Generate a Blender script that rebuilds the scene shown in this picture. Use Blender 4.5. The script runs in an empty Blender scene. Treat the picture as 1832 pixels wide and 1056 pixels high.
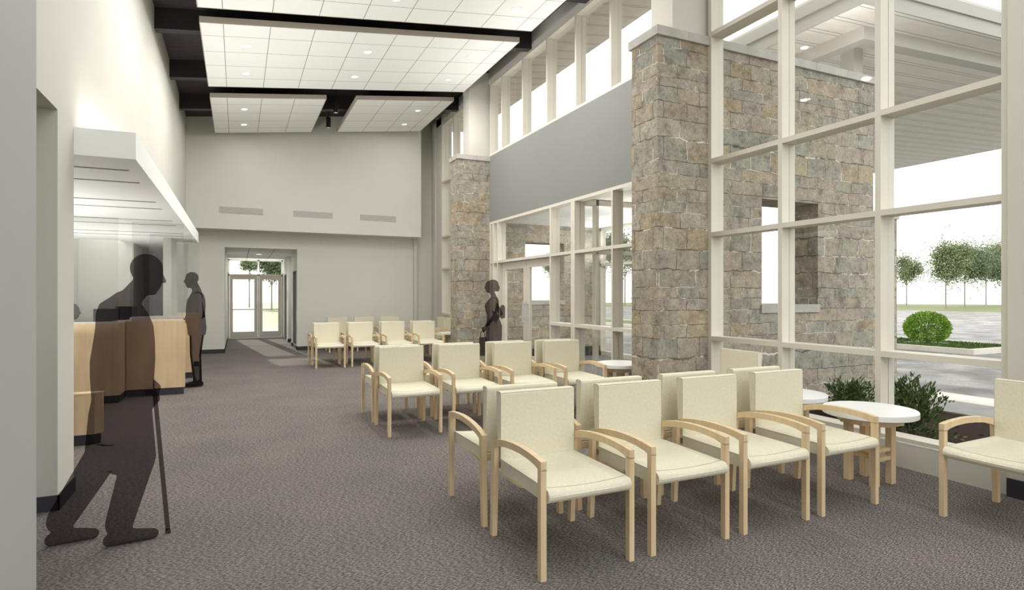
import bpy, bmesh, math, random
from mathutils import Vector, Matrix
random.seed(7)
scn = bpy.context.scene
COL = scn.collection
PI = math.pi

# ------------------------------------------------------------------ materials
def new_mat(name):
    m = bpy.data.materials.new(name); m.use_nodes = True
    nt = m.node_tree; nt.nodes.clear()
    out = nt.nodes.new('ShaderNodeOutputMaterial')
    return m, nt, out

def N(nt, typ, **kw):
    n = nt.nodes.new(typ)
    for k, v in kw.items():
        if k in n.inputs.keys() if hasattr(n.inputs, 'keys') else False:
            n.inputs[k].default_value = v
        else:
            setattr(n, k, v)
    return n

def pbsdf(nt, out, col=(.8, .8, .8), rough=.6, spec=.3, metal=0.0):
    b = nt.nodes.new('ShaderNodeBsdfPrincipled')
    b.inputs['Base Color'].default_value = (*col, 1)
    b.inputs['Roughness'].default_value = rough
    b.inputs['Specular IOR Level'].default_value = spec
    b.inputs['Metallic'].default_value = metal
    nt.links.new(b.outputs[0], out.inputs[0])
    return b

def objcoord(nt, scale=(1, 1, 1)):
    t = nt.nodes.new('ShaderNodeTexCoord'); mp = nt.nodes.new('ShaderNodeMapping')
    mp.inputs['Scale'].default_value = scale
    nt.links.new(t.outputs['Object'], mp.inputs[0])
    return mp.outputs[0]

def ramp(nt, fac, stops):
    r = nt.nodes.new('ShaderNodeValToRGB')
    cr = r.color_ramp
    while len(cr.elements) < len(stops): cr.elements.new(.5)
    for e, (p, c) in zip(cr.elements, stops):
        e.position = p; e.color = (*c, 1)
    nt.links.new(fac, r.inputs[0])
    return r.outputs[0]

def noise(nt, vec, scale, detail=3, rough=.5):
    n = nt.nodes.new('ShaderNodeTexNoise')
    n.inputs['Scale'].default_value = scale; n.inputs['Detail'].default_value = detail
    n.inputs['Roughness'].default_value = rough
    nt.links.new(vec, n.inputs['Vector'])
    return n.outputs['Fac']

def bump(nt, b, h, strength=.3, dist=.01):
    n = nt.nodes.new('ShaderNodeBump'); n.inputs['Strength'].default_value = strength
    n.inputs['Distance'].default_value = dist
    nt.links.new(h, n.inputs['Height']); nt.links.new(n.outputs[0], b.inputs['Normal'])

def math_(nt, op, a, b=None, c=None):
    n = nt.nodes.new('ShaderNodeMath'); n.operation = op
    for i, v in enumerate((a, b, c)):
        if v is None: continue
        if isinstance(v, (int, float)): n.inputs[i].default_value = v
        else: nt.links.new(v, n.inputs[i])
    return n.outputs[0]

def mixc(nt, fac, a, b, blend='MIX'):
    n = nt.nodes.new('ShaderNodeMix'); n.data_type = 'RGBA'; n.blend_type = blend
    if isinstance(fac, (int, float)): n.inputs[0].default_value = fac
    else: nt.links.new(fac, n.inputs[0])
    for i, v in ((6, a), (7, b)):
        if isinstance(v, tuple): n.inputs[i].default_value = (*v, 1)
        else: nt.links.new(v, n.inputs[i])
    return n.outputs[2]

M = {}
def paint(name, col, rough=.7, spec=.2, var=.03, scale=3.0):
    m, nt, out = new_mat(name); b = pbsdf(nt, out, col, rough, spec)
    v = objcoord(nt)
    f = noise(nt, v, scale, 2)
    lo = tuple(max(0, c * (1 - var)) for c in col); hi = tuple(min(1, c * (1 + var)) for c in col)
    nt.links.new(ramp(nt, f, [(.3, lo), (.7, hi)]), b.inputs['Base Color'])
    M[name] = m
    return m

paint('wall_paint', (.615, .598, .545), var=.012)
paint('wall_paint_cool', (.68, .67, .625), var=.012)
paint('near_wall_paint', (.415, .423, .41), var=.012)
paint('panel_grey', (.235, .237, .225), var=.01)
paint('soffit_white', (.88, .89, .87), var=.01)
paint('frame_metal', (.66, .625, .54), .45, .4)
paint('panel_edge', (.52, .475, .41))
paint('beam_dark', (.030, .024, .028), .5, .4)
paint('baseboard_dark', (.035, .035, .045), .5, .4)
paint('table_white', (.86, .87, .85), .35, .4, .01)
paint('screen_black', (.004, .003, .005), .35, .4)
paint('grey_plastic', (.35, .35, .37), .4, .4)
paint('black_metal', (.015, .012, .015), .4, .4)
paint('coping_stone', (.47, .45, .42), .8, .2, .1, 6)
paint('canopy_paint', (.60, .58, .535), .6, .2, .01)
paint('canopy_paint_dimmed', (.44, .425, .39), .6, .2, .01)  # canopy paint darkened to offset the strong sky light on the fascia
paint('concrete_walk', (.34, .33, .325), .85, .2, .08, 5)
paint('concrete_light', (.74, .71, .64), .85, .2, .05, 5)
paint('door_grey', (.30, .295, .305), .5, .3)
paint('vestibule_floor', (.20, .19, .19), .7, .2, .2, 20)
paint('mulch', (.035, .02, .015), .95, .1, .6, 60)
paint('bark', (.30, .28, .26), .9, .1, .3, 12)
paint('white_worktop', (.80, .81, .80), .35, .4, .01)
paint('steel', (.55, .56, .58), .3, .5, .02)
paint('seam', (.40, .38, .31), .8, .1, .01)
paint('outlet_white', (.85, .85, .83), .4, .3, .01)

def mk_carpet():
    m, nt, out = new_mat('carpet'); b = pbsdf(nt, out, rough=.95, spec=.05)
    v = objcoord(nt)
    t = nt.nodes.new('ShaderNodeTexCoord')
    def weave(ang, sx, sy):
        rot = nt.nodes.new('ShaderNodeMapping'); rot.inputs['Rotation'].default_value = (0, 0, ang)
        rot.inputs['Scale'].default_value = (sx, sy, 1)
        nt.links.new(t.outputs['Object'], rot.inputs[0])
        return noise(nt, rot.outputs[0], 1.0, 3, .7)
    f1 = math_(nt, 'ADD', math_(nt, 'MULTIPLY', weave(-.55, 45, 210), .6), math_(nt, 'MULTIPLY', weave(.95, 60, 240), .4))
    f2 = noise(nt, v, 1.4, 3)
    c = ramp(nt, f1, [(.41, (.055, .048, .047)), (.5, (.155, .141, .134)), (.59, (.385, .357, .335))])
    c2 = ramp(nt, f2, [(.3, (.88, .88, .88)), (.7, (1.06, 1.04, 1.02))])
    nt.links.new(mixc(nt, 1.0, c, c2, 'MULTIPLY'), b.inputs['Base Color'])
    bump(nt, b, f1, .2, .004)
    M['carpet'] = m
mk_carpet()

def mk_wood(name, c0, c1, c2, scale=(30, 30, 2.2)):
    m, nt, out = new_mat(name); b = pbsdf(nt, out, rough=.45, spec=.3)
    v = objcoord(nt, scale)
    f = noise(nt, v, 1.0, 4, .6)
    v2 = objcoord(nt, (1, 1, .6)); f2 = noise(nt, v2, 5, 2)
    c = ramp(nt, f, [(.25, c0), (.5, c1), (.8, c2)])
    k = ramp(nt, f2, [(.3, (.90, .89, .87)), (.7, (1.05, 1.04, 1.03))])
    nt.links.new(mixc(nt, 1.0, c, k, 'MULTIPLY'), b.inputs['Base Color'])
    M[name] = m
mk_wood('maple', (.68, .515, .315), (.755, .595, .385), (.82, .665, .455))
mk_wood('maple_panel', (.60, .44, .27), (.68, .52, .335), (.74, .59, .40), (14, 14, 1.1))

def mk_uph():
    m, nt, out = new_mat('cream_upholstery'); b = pbsdf(nt, out, rough=.7, spec=.2)
    v = objcoord(nt)
    f = noise(nt, v, 60, 4, .7)
    nt.links.new(ramp(nt, f, [(.3, (.68, .645, .505)), (.7, (.778, .742, .60))]), b.inputs['Base Color'])
    bump(nt, b, f, .15, .003)
    M['cream_upholstery'] = m
mk_uph()

def mk_stone():
    m, nt, out = new_mat('ashlar_stone'); b = pbsdf(nt, out, rough=.9, spec=.1)
    t = nt.nodes.new('ShaderNodeTexCoord'); sep = nt.nodes.new('ShaderNodeSeparateXYZ')
    nt.links.new(t.outputs['Object'], sep.inputs[0])
    u = math_(nt, 'ADD', sep.outputs[0], sep.outputs[1])
    z = sep.outputs[2]
    # uneven courses: warp the height with a slow wave
    w = math_(nt, 'MULTIPLY', math_(nt, 'SINE', math_(nt, 'MULTIPLY', z, 4.9)), .062)
    w2 = math_(nt, 'MULTIPLY', math_(nt, 'SINE', math_(nt, 'MULTIPLY', z, 13.1)), .016)
    z2 = math_(nt, 'ADD', math_(nt, 'ADD', z, w), w2)
    cmb = nt.nodes.new('ShaderNodeCombineXYZ')
    nt.links.new(u, cmb.inputs[0]); nt.links.new(z2, cmb.inputs[1])
    jn = nt.nodes.new('ShaderNodeTexNoise'); jn.inputs['Scale'].default_value = 7; jn.inputs['Detail'].default_value = 3
    nt.links.new(t.outputs['Object'], jn.inputs['Vector'])
    va = nt.nodes.new('ShaderNodeVectorMath'); va.operation = 'MULTIPLY_ADD'
    va.inputs[1].default_value = (.055, .05, 0); nt.links.new(jn.outputs['Color'], va.inputs[0]); nt.links.new(cmb.outputs[0], va.inputs[2])
    def brick(wd, ht, off, ofq, sq, sqf):
        br = nt.nodes.new('ShaderNodeTexBrick')
        br.offset = off; br.offset_frequency = ofq; br.squash = sq; br.squash_frequency = sqf
        br.inputs['Scale'].default_value = 1.0
        br.inputs['Color1'].default_value = (0, 0, 0, 1); br.inputs['Color2'].default_value = (1, 1, 1, 1)
        br.inputs['Mortar'].default_value = (0.5, .5, .5, 1)
        br.inputs['Mortar Size'].default_value = .0065; br.inputs['Mortar Smooth'].default_value = .5
        br.inputs['Bias'].default_value = 0.0
        br.inputs['Brick Width'].default_value = wd; br.inputs['Row Height'].default_value = ht
        nt.links.new(va.outputs[0], br.inputs['Vector'])
        return br
    br = brick(.33, .178, .43, 2, 1.6, 3)
    # tone of each block
    tone = ramp(nt, br.outputs['Color'], [(.0, (.345, .347, .31)), (.17, (.41, .37, .31)), (.33, (.36, .366, .33)), (.5, (.40, .345, .305)), (.66, (.44, .415, .365)), (.82, (.415, .35, .26)), (1.0, (.395, .395, .36))])
    n1 = noise(nt, t.outputs['Object'], 7, 9, .72)
    n2 = noise(nt, t.outputs['Object'], 30, 7, .8)
    n4 = noise(nt, t.outputs['Object'], 2.6, 5, .65)
    k1 = ramp(nt, n1, [(.30, (.50, .48, .47)), (.47, (.92, .91, .90)), (.60, (1.12, 1.10, 1.07)), (.75, (1.42, 1.36, 1.28))])
    k2 = ramp(nt, n2, [(.30, (.50, .49, .48)), (.46, (.96, .96, .96)), (.60, (1.12, 1.12, 1.10)), (.74, (1.42, 1.38, 1.32))])
    k4 = ramp(nt, n4, [(.3, (.90, .88, .86)), (.5, (1.02, 1.0, .97)), (.7, (1.05, 1.055, 1.03))])
    c = mixc(nt, 1.0, mixc(nt, 1.0, mixc(nt, 1.0, tone, k1, 'MULTIPLY'), k2, 'MULTIPLY'), k4, 'MULTIPLY')
    n3 = noise(nt, t.outputs['Object'], 3.6, 5, .65)
    mort = ramp(nt, n3, [(.40, (.11, .095, .085)), (.50, (.24, .22, .19)), (.53, (.40, .37, .32)), (.565, (.85, .80, .72))])
    mf = math_(nt, 'MULTIPLY', br.outputs['Fac'], .85)
    cf = mixc(nt, mf, c, mort)
    nt.links.new(cf, b.inputs['Base Color'])
    h = math_(nt, 'SUBTRACT', math_(nt, 'ADD', n1, math_(nt, 'MULTIPLY', n2, .6)), math_(nt, 'MULTIPLY', br.outputs['Fac'], .7))
    bump(nt, b, h, .7, .025)
    M['ashlar_stone'] = m
mk_stone()

def mk_tile(name, px, py, base=(.885, .89, .865), line=(.25, .22, .21), w=.0045):
    """white lay-in tiles: grid lines every px, py from the object's origin"""
    m, nt, out = new_mat(name); b = pbsdf(nt, out, base, .85, .1)
    t = nt.nodes.new('ShaderNodeTexCoord'); sep = nt.nodes.new('ShaderNodeSeparateXYZ')
    nt.links.new(t.outputs['Object'], sep.inputs[0])
    def ln(v, p):
        a = math_(nt, 'DIVIDE', v, p); fr = math_(nt, 'FRACT', math_(nt, 'ADD', a, 100.5))
        d = math_(nt, 'ABSOLUTE', math_(nt, 'SUBTRACT', fr, .5))
        return math_(nt, 'LESS_THAN', d, w / p)
    f = math_(nt, 'MAXIMUM', ln(sep.outputs[0], px), ln(sep.outputs[1], py))
    nt.links.new(mixc(nt, f, base, line), b.inputs['Base Color'])
    M[name] = m
mk_tile('ceiling_tile', .6125, .61)
mk_tile('lobby_tile', .61, .61, (.80, .81, .80), (.5, .49, .48), .006)
mk_tile('hall_tile', .61, 1.22, (.83, .84, .83), (.25, .25, .25), .008)

def mk_planks(name, base, line, period, second, w=.006):
    m, nt, out = new_mat(name); b = pbsdf(nt, out, base, .6, .2)
    t = nt.nodes.new('ShaderNodeTexCoord'); sep = nt.nodes.new('ShaderNodeSeparateXYZ')
    nt.links.new(t.outputs['Object'], sep.inputs[0])
    def ln(off):
        fr = math_(nt, 'FRACT', math_(nt, 'ADD', math_(nt, 'DIVIDE', math_(nt, 'ADD', sep.outputs[1], off), period), 100.5))
        return math_(nt, 'LESS_THAN', math_(nt, 'ABSOLUTE', math_(nt, 'SUBTRACT', fr, .5)), w / period)
    f = math_(nt, 'MAXIMUM', ln(0), ln(-second))
    nz = noise(nt, objcoord(nt, (1, 4, 1)), 2, 4, .6)
    bc = ramp(nt, nz, [(.3, tuple(c * .94 for c in base)), (.7, tuple(min(1, c * 1.05) for c in base))])
    nt.links.new(mixc(nt, f, bc, line), b.inputs['Base Color'])
    M[name] = m
mk_planks('soffit_planks', (.88, .85, .79), (.30, .27, .26), .42, .08)
mk_planks('eave_planks', (.78, .71, .64), (.30, .26, .24), .42, .05)

def mk_deck():
    m, nt, out = new_mat('dark_deck'); b = pbsdf(nt, out, rough=.6, spec=.2)
    v = objcoord(nt, (2.5, 28, 2.5)); f = noise(nt, v, 1, 3, .6)
    nt.links.new(ramp(nt, f, [(.3, (.028, .022, .024)), (.7, (.075, .058, .058))]), b.inputs['Base Color'])
    M['dark_deck'] = m
mk_deck()

def mk_grille():
    m, nt, out = new_mat('vent_slats'); b = pbsdf(nt, out, rough=.5, spec=.3)
    t = nt.nodes.new('ShaderNodeTexCoord'); sep = nt.nodes.new('ShaderNodeSeparateXYZ')
    nt.links.new(t.outputs['Object'], sep.inputs[0])
    fr = math_(nt, 'FRACT', math_(nt, 'DIVIDE', sep.outputs[2], .016))
    nt.links.new(mixc(nt, math_(nt, 'LESS_THAN', fr, .5), (.58, .565, .535), (.34, .33, .315)), b.inputs['Base Color'])
    M['vent_slats'] = m
mk_grille()

def mk_glass(name, tint=(.985, .99, .985), gloss=.15, haze=0.0, ior=1.25):
    m, nt, out = new_mat(name)
    tr = nt.nodes.new('ShaderNodeBsdfTransparent'); tr.inputs[0].default_value = (*tint, 1)
    gl = nt.nodes.new('ShaderNodeBsdfGlossy'); gl.inputs['Roughness'].default_value = .02
    fr = nt.nodes.new('ShaderNodeFresnel'); fr.inputs['IOR'].default_value = ior
    mx = nt.nodes.new('ShaderNodeMixShader')
    nt.links.new(math_(nt, 'MULTIPLY', fr.outputs[0], gloss), mx.inputs[0])
    nt.links.new(tr.outputs[0], mx.inputs[1]); nt.links.new(gl.outputs[0], mx.inputs[2])
    res = mx.outputs[0]
    if haze:
        df = nt.nodes.new('ShaderNodeBsdfDiffuse'); df.inputs[0].default_value = (.75, .76, .75, 1)
        m2 = nt.nodes.new('ShaderNodeMixShader'); m2.inputs[0].default_value = haze
        nt.links.new(res, m2.inputs[1]); nt.links.new(df.outputs[0], m2.inputs[2]); res = m2.outputs[0]
    nt.links.new(res, out.inputs[0])
    M[name] = m
mk_glass('window_glass')
mk_glass('screen_glass', (.94, .945, .945), .35, .05, 1.25)

def mk_ghost():
    # the figures are shown as dark see-through silhouettes
    m, nt, out = new_mat('dark_figure')
    tr = nt.nodes.new('ShaderNodeBsdfTransparent'); tr.inputs[0].default_value = (.525, .50, .51, 1)
    df = nt.nodes.new('ShaderNodeBsdfDiffuse'); df.inputs[0].default_value = (.035, .028, .032, 1)
    mx = nt.nodes.new('ShaderNodeMixShader'); mx.inputs[0].default_value = .13
    nt.links.new(tr.outputs[0], mx.inputs[1]); nt.links.new(df.outputs[0], mx.inputs[2])
    nt.links.new(mx.outputs[0], out.inputs[0])
    M['dark_figure'] = m
mk_ghost()

def mk_emit(name, col, strength):
    m, nt, out = new_mat(name)
    e = nt.nodes.new('ShaderNodeEmission'); e.inputs[0].default_value = (*col, 1); e.inputs[1].default_value = strength
    nt.links.new(e.outputs[0], out.inputs[0]); M[name] = m
mk_emit('lamp_glow', (1, .99, .95), 1.0)

def mk_asphalt():
    m, nt, out = new_mat('wet_asphalt'); b = pbsdf(nt, out, rough=.35, spec=.18)
    t = nt.nodes.new('ShaderNodeTexCoord')
    f = noise(nt, t.outputs['Object'], 55, 3, .8)
    g = noise(nt, t.outputs['Object'], .9, 4, .6)
    c = ramp(nt, f, [(.3, (.13, .127, .124)), (.6, (.24, .232, .227)), (.75, (.34, .32, .31))])
    k = ramp(nt, g, [(.35, (.8, .78, .77)), (.65, (1.15, 1.15, 1.17))])
    nt.links.new(mixc(nt, 1.0, c, k, 'MULTIPLY'), b.inputs['Base Color'])
    nt.links.new(ramp(nt, g, [(.4, (.55, .55, .55)), (.65, (.22, .22, .22))]), b.inputs['Roughness'])
    bump(nt, b, f, .4, .01)
    M['wet_asphalt'] = m
mk_asphalt()

def mk_leaf(name, lo, hi, sc=3.0):
    m, nt, out = new_mat(name); b = pbsdf(nt, out, rough=.6, spec=.2)
    f = noise(nt, objcoord(nt), sc, 2)
    nt.links.new(ramp(nt, f, [(.3, lo), (.7, hi)]), b.inputs['Base Color'])
    b.inputs['Subsurface Weight'].default_value = 0
    M[name] = m
mk_leaf('bush_leaf', (.17, .32, .04), (.40, .58, .12), 5)
mk_leaf('juniper_leaf', (.055, .095, .03), (.16, .225, .08), 8)
mk_leaf('tree_leaf', (.19, .235, .125), (.30, .35, .20), .6)
mk_leaf('tree_leaf_dark', (.13, .165, .10), (.21, .255, .15), .6)
mk_leaf('lawn_blade', (.05, .10, .02), (.12, .19, .04), 6)
mk_leaf('field_grass', (.125, .14, .05), (.18, .195, .075), .05)

# ------------------------------------------------------------------ mesh helpers
class MB:
    def __init__(self): self.v = []; self.f = []
    def box(self, x0, x1, y0, y1, z0, z1):
        n = len(self.v)
        self.v += [(x0, y0, z0), (x1, y0, z0), (x1, y1, z0), (x0, y1, z0), (x0, y0, z1), (x1, y0, z1), (x1, y1, z1), (x0, y1, z1)]
        self.f += [tuple(n + i for i in q) for q in ((0, 3, 2, 1), (4, 5, 6, 7), (0, 1, 5, 4), (1, 2, 6, 5), (2, 3, 7, 6), (3, 0, 4, 7))]
        return self
    def slab(self, x0, x1, y0, y1, zf, t0, t1):
        """box whose height follows zf(x)+t0 .. zf(x)+t1"""
        n = len(self.v)
        a, b = zf(x0), zf(x1)
        self.v += [(x0, y0, a + t0), (x1, y0, b + t0), (x1, y1, b + t0), (x0, y1, a + t0), (x0, y0, a + t1), (x1, y0, b + t1), (x1, y1, b + t1), (x0, y1, a + t1)]
        self.f += [tuple(n + i for i in q) for q in ((0, 3, 2, 1), (4, 5, 6, 7), (0, 1, 5, 4), (1, 2, 6, 5), (2, 3, 7, 6), (3, 0, 4, 7))]
        return self
    def prism(self, poly, axis, a, b):
        """extrude a 2-D polygon along axis 'x','y','z' from a to b; poly coords are the other two axes in order"""
        n = len(self.v); k = len(poly)
        def P(p, t):
            if axis == 'x': return (t, p[0], p[1])
            if axis == 'y': return (p[0], t, p[1])
            return (p[0], p[1], t)
        self.v += [P(p, a) for p in poly] + [P(p, b) for p in poly]
        self.f.append(tuple(n + i for i in range(k))); self.f.append(tuple(n + k + i for i in reversed(range(k))))
        for i in range(k):
            j = (i + 1) % k
            self.f.append((n + i, n + k + i, n + k + j, n + j))
        return self
    def tube(self, p0, p1, r0, r1=None, seg=16):
        r1 = r0 if r1 is None else r1
        p0, p1 = Vector(p0), Vector(p1); d = (p1 - p0).normalized()
        a = d.orthogonal().normalized(); b = d.cross(a); n = len(self.v)
        for p, r in ((p0, r0), (p1, r1)):
            for i in range(seg):
                t = 2 * PI * i / seg
                self.v.append(tuple(p + (a * math.cos(t) + b * math.sin(t)) * r))
        self.f.append(tuple(n + i for i in reversed(range(seg)))); self.f.append(tuple(n + seg + i for i in range(seg)))
        for i in range(seg):
            j = (i + 1) % seg
            self.f.append((n + i, n + j, n + seg + j, n + seg + i))
        return self
    def build(self, name, mat, parent=None, bevel=0, smooth=False, origin=(0, 0, 0)):
        me = bpy.data.meshes.new(name)
        o3 = Vector(origin)
        me.from_pydata([tuple(Vector(v) - o3) for v in self.v], [], self.f); me.update()
        bm = bmesh.new(); bm.from_mesh(me)
        bmesh.ops.recalc_face_normals(bm, faces=bm.faces)
        if bevel:
            bmesh.ops.bevel(bm, geom=list(bm.edges), offset=bevel, segments=2, affect='EDGES', profile=.5)
        bm.to_mesh(me); bm.free()
        if smooth:
            for p in me.polygons: p.use_smooth = True
        me.materials.append(M[mat])
        o = bpy.data.objects.new(name, me); COL.objects.link(o)
        o.location = o3
        if parent is not None: o.parent = parent
        return o

def box(name, b, mat, parent=None, bevel=0):
    return MB().box(*b).build(name, mat, parent, bevel)
def empty(name, loc=(0, 0, 0), rz=0.0):
    o = bpy.data.objects.new(name, None); COL.objects.link(o); o.location = loc; o.rotation_euler = (0, 0, rz)
    o.empty_display_size = .1
    return o
def tag(o, label, cat, group=None, kind=None):
    o['label'] = label; o['category'] = cat
    if group: o['group'] = group
    if kind: o['kind'] = kind
    return o
def struct(o, label=None, cat=None):
    o['kind'] = 'structure'
    if label: o['label'] = label
    if cat: o['category'] = cat
    return o
def copy_tree(o, parent=None):
    c = o.copy(); COL.objects.link(c); c.parent = parent
    for ch in list(o.children): copy_tree(ch, c)
    return c

# ------------------------------------------------------------------ key dimensions (metres)
XL = -1.076          # face of the reception wall
XR = 4.955           # inside face of the glazed wall
DEP = .185           # mullion depth
def zdeck(x): return 5.53 + .128 * (x - XL)
def zcloud(x): return 5.165 + .125 * (x + .478)

# ------------------------------------------------------------------ room shell
struct(box('floor', (-4.2, XR + .02, -4, 21.35, -.12, 0), 'carpet'), 'dark taupe carpet covering the whole waiting room', 'floor')
struct(box('floor_vestibule', (XR + .02, 8.0, 5.0, 12.3, -.12, .002), 'vestibule_floor'), 'dark walk-off mat floor of the glazed entrance vestibule', 'floor')
struct(MB().slab(-1.4, XR, 3.4, 16.2, zdeck, 0, .25).build('ceiling', 'dark_deck'), 'dark sloping roof deck above the hung white panels', 'ceiling')
struct(MB().slab(XR, 6.7, 2.0, 17.2, zdeck, 0, .25).build('roof_overhang', 'eave_planks'), 'planked eave of the roof outside the high windows', 'roof')

for i, y in enumerate((5.70, 7.73, 9.76, 11.825, 13.75)):
    mb = MB().slab(XL, XR, y + .055, y + .10, zdeck, -.30, 0)
    mb.slab(XL, XR, y, y + .155, zdeck, -.305, -.285)
    mb.slab(XL, XR, y, y + .04, zdeck, -.285, 0)
    struct(mb.build('beam', 'beam_dark'))

# reception wall: plane X=XL with two openings and a pier
w = MB()
w.box(-1.2, XL, 1.5, 4.787, 2.644, 6.0)
w.box(-3.2, XL, 4.787, 5.209, 0, 2.62)
w.box(-1.2, XL, 4.787, 5.209, 2.62, 6.0)
w.box(-1.2, XL, 5.209, 12.1, 2.64, 6.0)
w.box(-1.2, XL, 12.1, 16.05, 0, 6.0)
struct(w.build('wall_left', 'wall_paint'), 'tall cream wall above the reception counters', 'wall')
struct(box('wall_left_near', (-1.2, -.70, -4, 2.82, 0, 6.0), 'near_wall_paint'), 'grey wall end close to the viewer beside the carpet', 'wall')
struct(box('wall_side_room', (-3.3, -3.2, -1, 5.0, 0, 2.8), 'wall_paint'))
struct(box('ceiling_side_room', (-3.3, -1.2, -1, 4.787, 2.66, 2.76), 'soffit_white'))
b = MB(); b.box(-3.2, XL + .012, 4.775, 4.787, 0, .10); b.box(XL, XL + .012, 4.775, 5.209, 0, .10)
struct(b.build('baseboard_pier', 'baseboard_dark'))

# back wall: upper bulkhead steps forward of the lower wall
struct(box('wall_back_upper', (XL, 4.495, 15.45, 16.1, 2.98, 6.3), 'wall_paint_cool'), 'upper part of the end wall with three vents', 'wall')
w = MB()
w.box(-1.2, -.287, 16.0, 16.15, 0, 2.98); w.box(1.384, XR, 16.0, 16.15, 0, 2.98); w.box(-.287, 1.384, 16.0, 16.15, 2.59, 2.98)
w.box(4.495, XR, 16.0, 16.15, 2.98, 6.35)
struct(w.build('wall_back', 'wall_paint_cool'), 'pale end wall with the passage to the garden doors', 'wall')
struct(box('trim_back', (4.42, 4.495, 15.86, 16.0, 0, 2.98), 'wall_paint'))
b = MB(); b.box(XL, -.287, 15.985, 16.0, 0, .10); b.box(1.384, XR, 15.985, 16.0, 0, .10); b.box(-.302, -.287, 16.0, 21.1, 0, .10).box(1.384, 1.399, 16.0, 17.8, 0, .10)
struct(b.build('baseboard_back', 'baseboard_dark'))
# passage behind the opening
w = MB(); w.box(-.40, -.287, 16.15, 21.3, 0, 2.7)
w.box(1.384, 1.55, 16.15, 16.25, 0, 2.7); w.box(1.384, 1.55, 17.35, 17.75, 0, 2.7); w.box(1.384, 1.55, 16.25, 17.35, 2.1, 2.7)
w.box(1.75, 1.85, 17.75, 19.0, 0, 2.7); w.box(1.384, 1.85, 17.70, 17.78, 0, 2.7)
w.box(1.384, 1.85, 18.9, 19.6, 0, 2.7); w.box(1.384, 1.55, 20.6, 21.3, 0, 2.7); w.box(1.384, 1.55, 19.6, 20.6, 2.1, 2.7)
struct(w.build('wall_hall', 'wall_paint_cool'), 'side walls of the short passage to the garden doors', 'wall')
b = MB(); b.box(1.36, 1.384, 17.4, 17.75, 0, .1); b.box(1.74, 1.75, 17.78, 18.9, 0, .1); b.box(1.36, 1.75, 18.88, 18.9, 0, .1)
struct(b.build('baseboard_hall', 'baseboard_dark'))
struct(MB().box(-.4, 1.9, 16.15, 21.3, 2.59, 2.7).build('ceiling_hall', 'hall_tile', origin=(.27, 16.15, 2.6)))
for nm, y0, y1 in (('door_2', 16.25, 17.35), ('door_3', 19.6, 20.6)):
    r = empty(nm, (1.46, y0, 0)); struct(r, None)
    MB().box(.0, .04, .05, y1 - y0 - .05, .005, 2.06).build('door_leaf', 'door_grey', r)
    MB().box(-.07, .09, 0, .05, 0, 2.1).box(-.07, .09, y1 - y0 - .05, y1 - y0, 0, 2.1).box(-.07, .09, 0, y1 - y0, 2.06, 2.1).build('door_frame', 'door_grey', r)
    MB().tube((-.05, .12, 1.0), (0, .12, 1.0), .012).tube((-.05, .12, 1.0), (-.05, .24, 1.0), .012).build('door_handle', 'steel', r)

# glazed doors at the end of the passage
d = empty('door_1', (0, 21.2, 0)); struct(d)
f = MB()
x0, x1 = -.287, 1.384
f.box(x0, x0 + .05, -.05, .05, 0, 2.59).box(x1 - .05, x1, -.05, .05, 0, 2.59).box(.60, .65, -.05, .05, 0, 2.59)
f.box(x0, x1, -.05, .05, 2.54, 2.59).box(x0, x1, -.05, .05, 2.05, 2.10)
f.build('door_frame', 'frame_metal', d)
for a, c in ((x0 + .05, .60), (.65, x1 - .05)):
    lf = MB(); lf.box(a + .005, a + .10, -.025, .025, .01, 2.05).box(c - .10, c - .005, -.025, .025, .01, 2.05)
    lf.box(a + .1, c - .1, -.025, .025, .01, .22).box(a + .1, c - .1, -.025, .025, 1.93, 2.05)
    lf.build('door_leaf', 'frame_metal', d)
    MB().box(a + .1, c - .1, -.005, .005, .22, 1.93).build('glass_pane', 'window_glass', d)
    MB().box(a, c, -.005, .005, 2.10, 2.54).build('transom_pane', 'window_glass', d)
    MB().box(a + .1, c - .1, -.07, -.04, .93, .96).build('push_bar', 'steel', d)

# right-hand walls between and above the glazing
struct(box('wall_right_pier', (4.93, 5.25, -4, 2.289, 0, 6.30), 'wall_paint'), 'cream wall pier behind the armchair by the glazing', 'wall')
struct(box('baseboard_right', (4.915, 4.93, -4, 2.289, 0, .13), 'baseboard_dark'))
struct(box('wall_right_far', (XR, 5.25, 15.12, 16.1, 0, 6.2), 'wall_paint'))
struct(box('trim_right', (4.92, XR, 15.55, 15.85, 0, 6.2), 'wall_paint'))
w = MB()
w.slab(XR, XR + .2, 2.289, 16.1, lambda x: 6.0, 0, .31)
struct(w.build('wall_right_upper', 'wall_paint_cool'), 'pale band of wall above the high windows', 'wall')
struct(box('wall_entrance_panel', (XR, XR + .2, 5.71, 11.77, 2.995, 4.42), 'panel_grey'), 'large flat grey panel above the entrance doors', 'wall')
w = MB().box(4.476, XR + .2, 5.285, 5.665, 4.41, 6.25)
struct(w.build('pillar', 'wall_paint'), 'boxed white pier standing on the big stone column', 'pillar')
w = MB().box(4.50, XR + .2, 11.82, 12.19, 4.41, 6.25)
struct(w.build('pillar', 'wall_paint'), 'boxed white pier standing on the far stone column', 'pillar')

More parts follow.
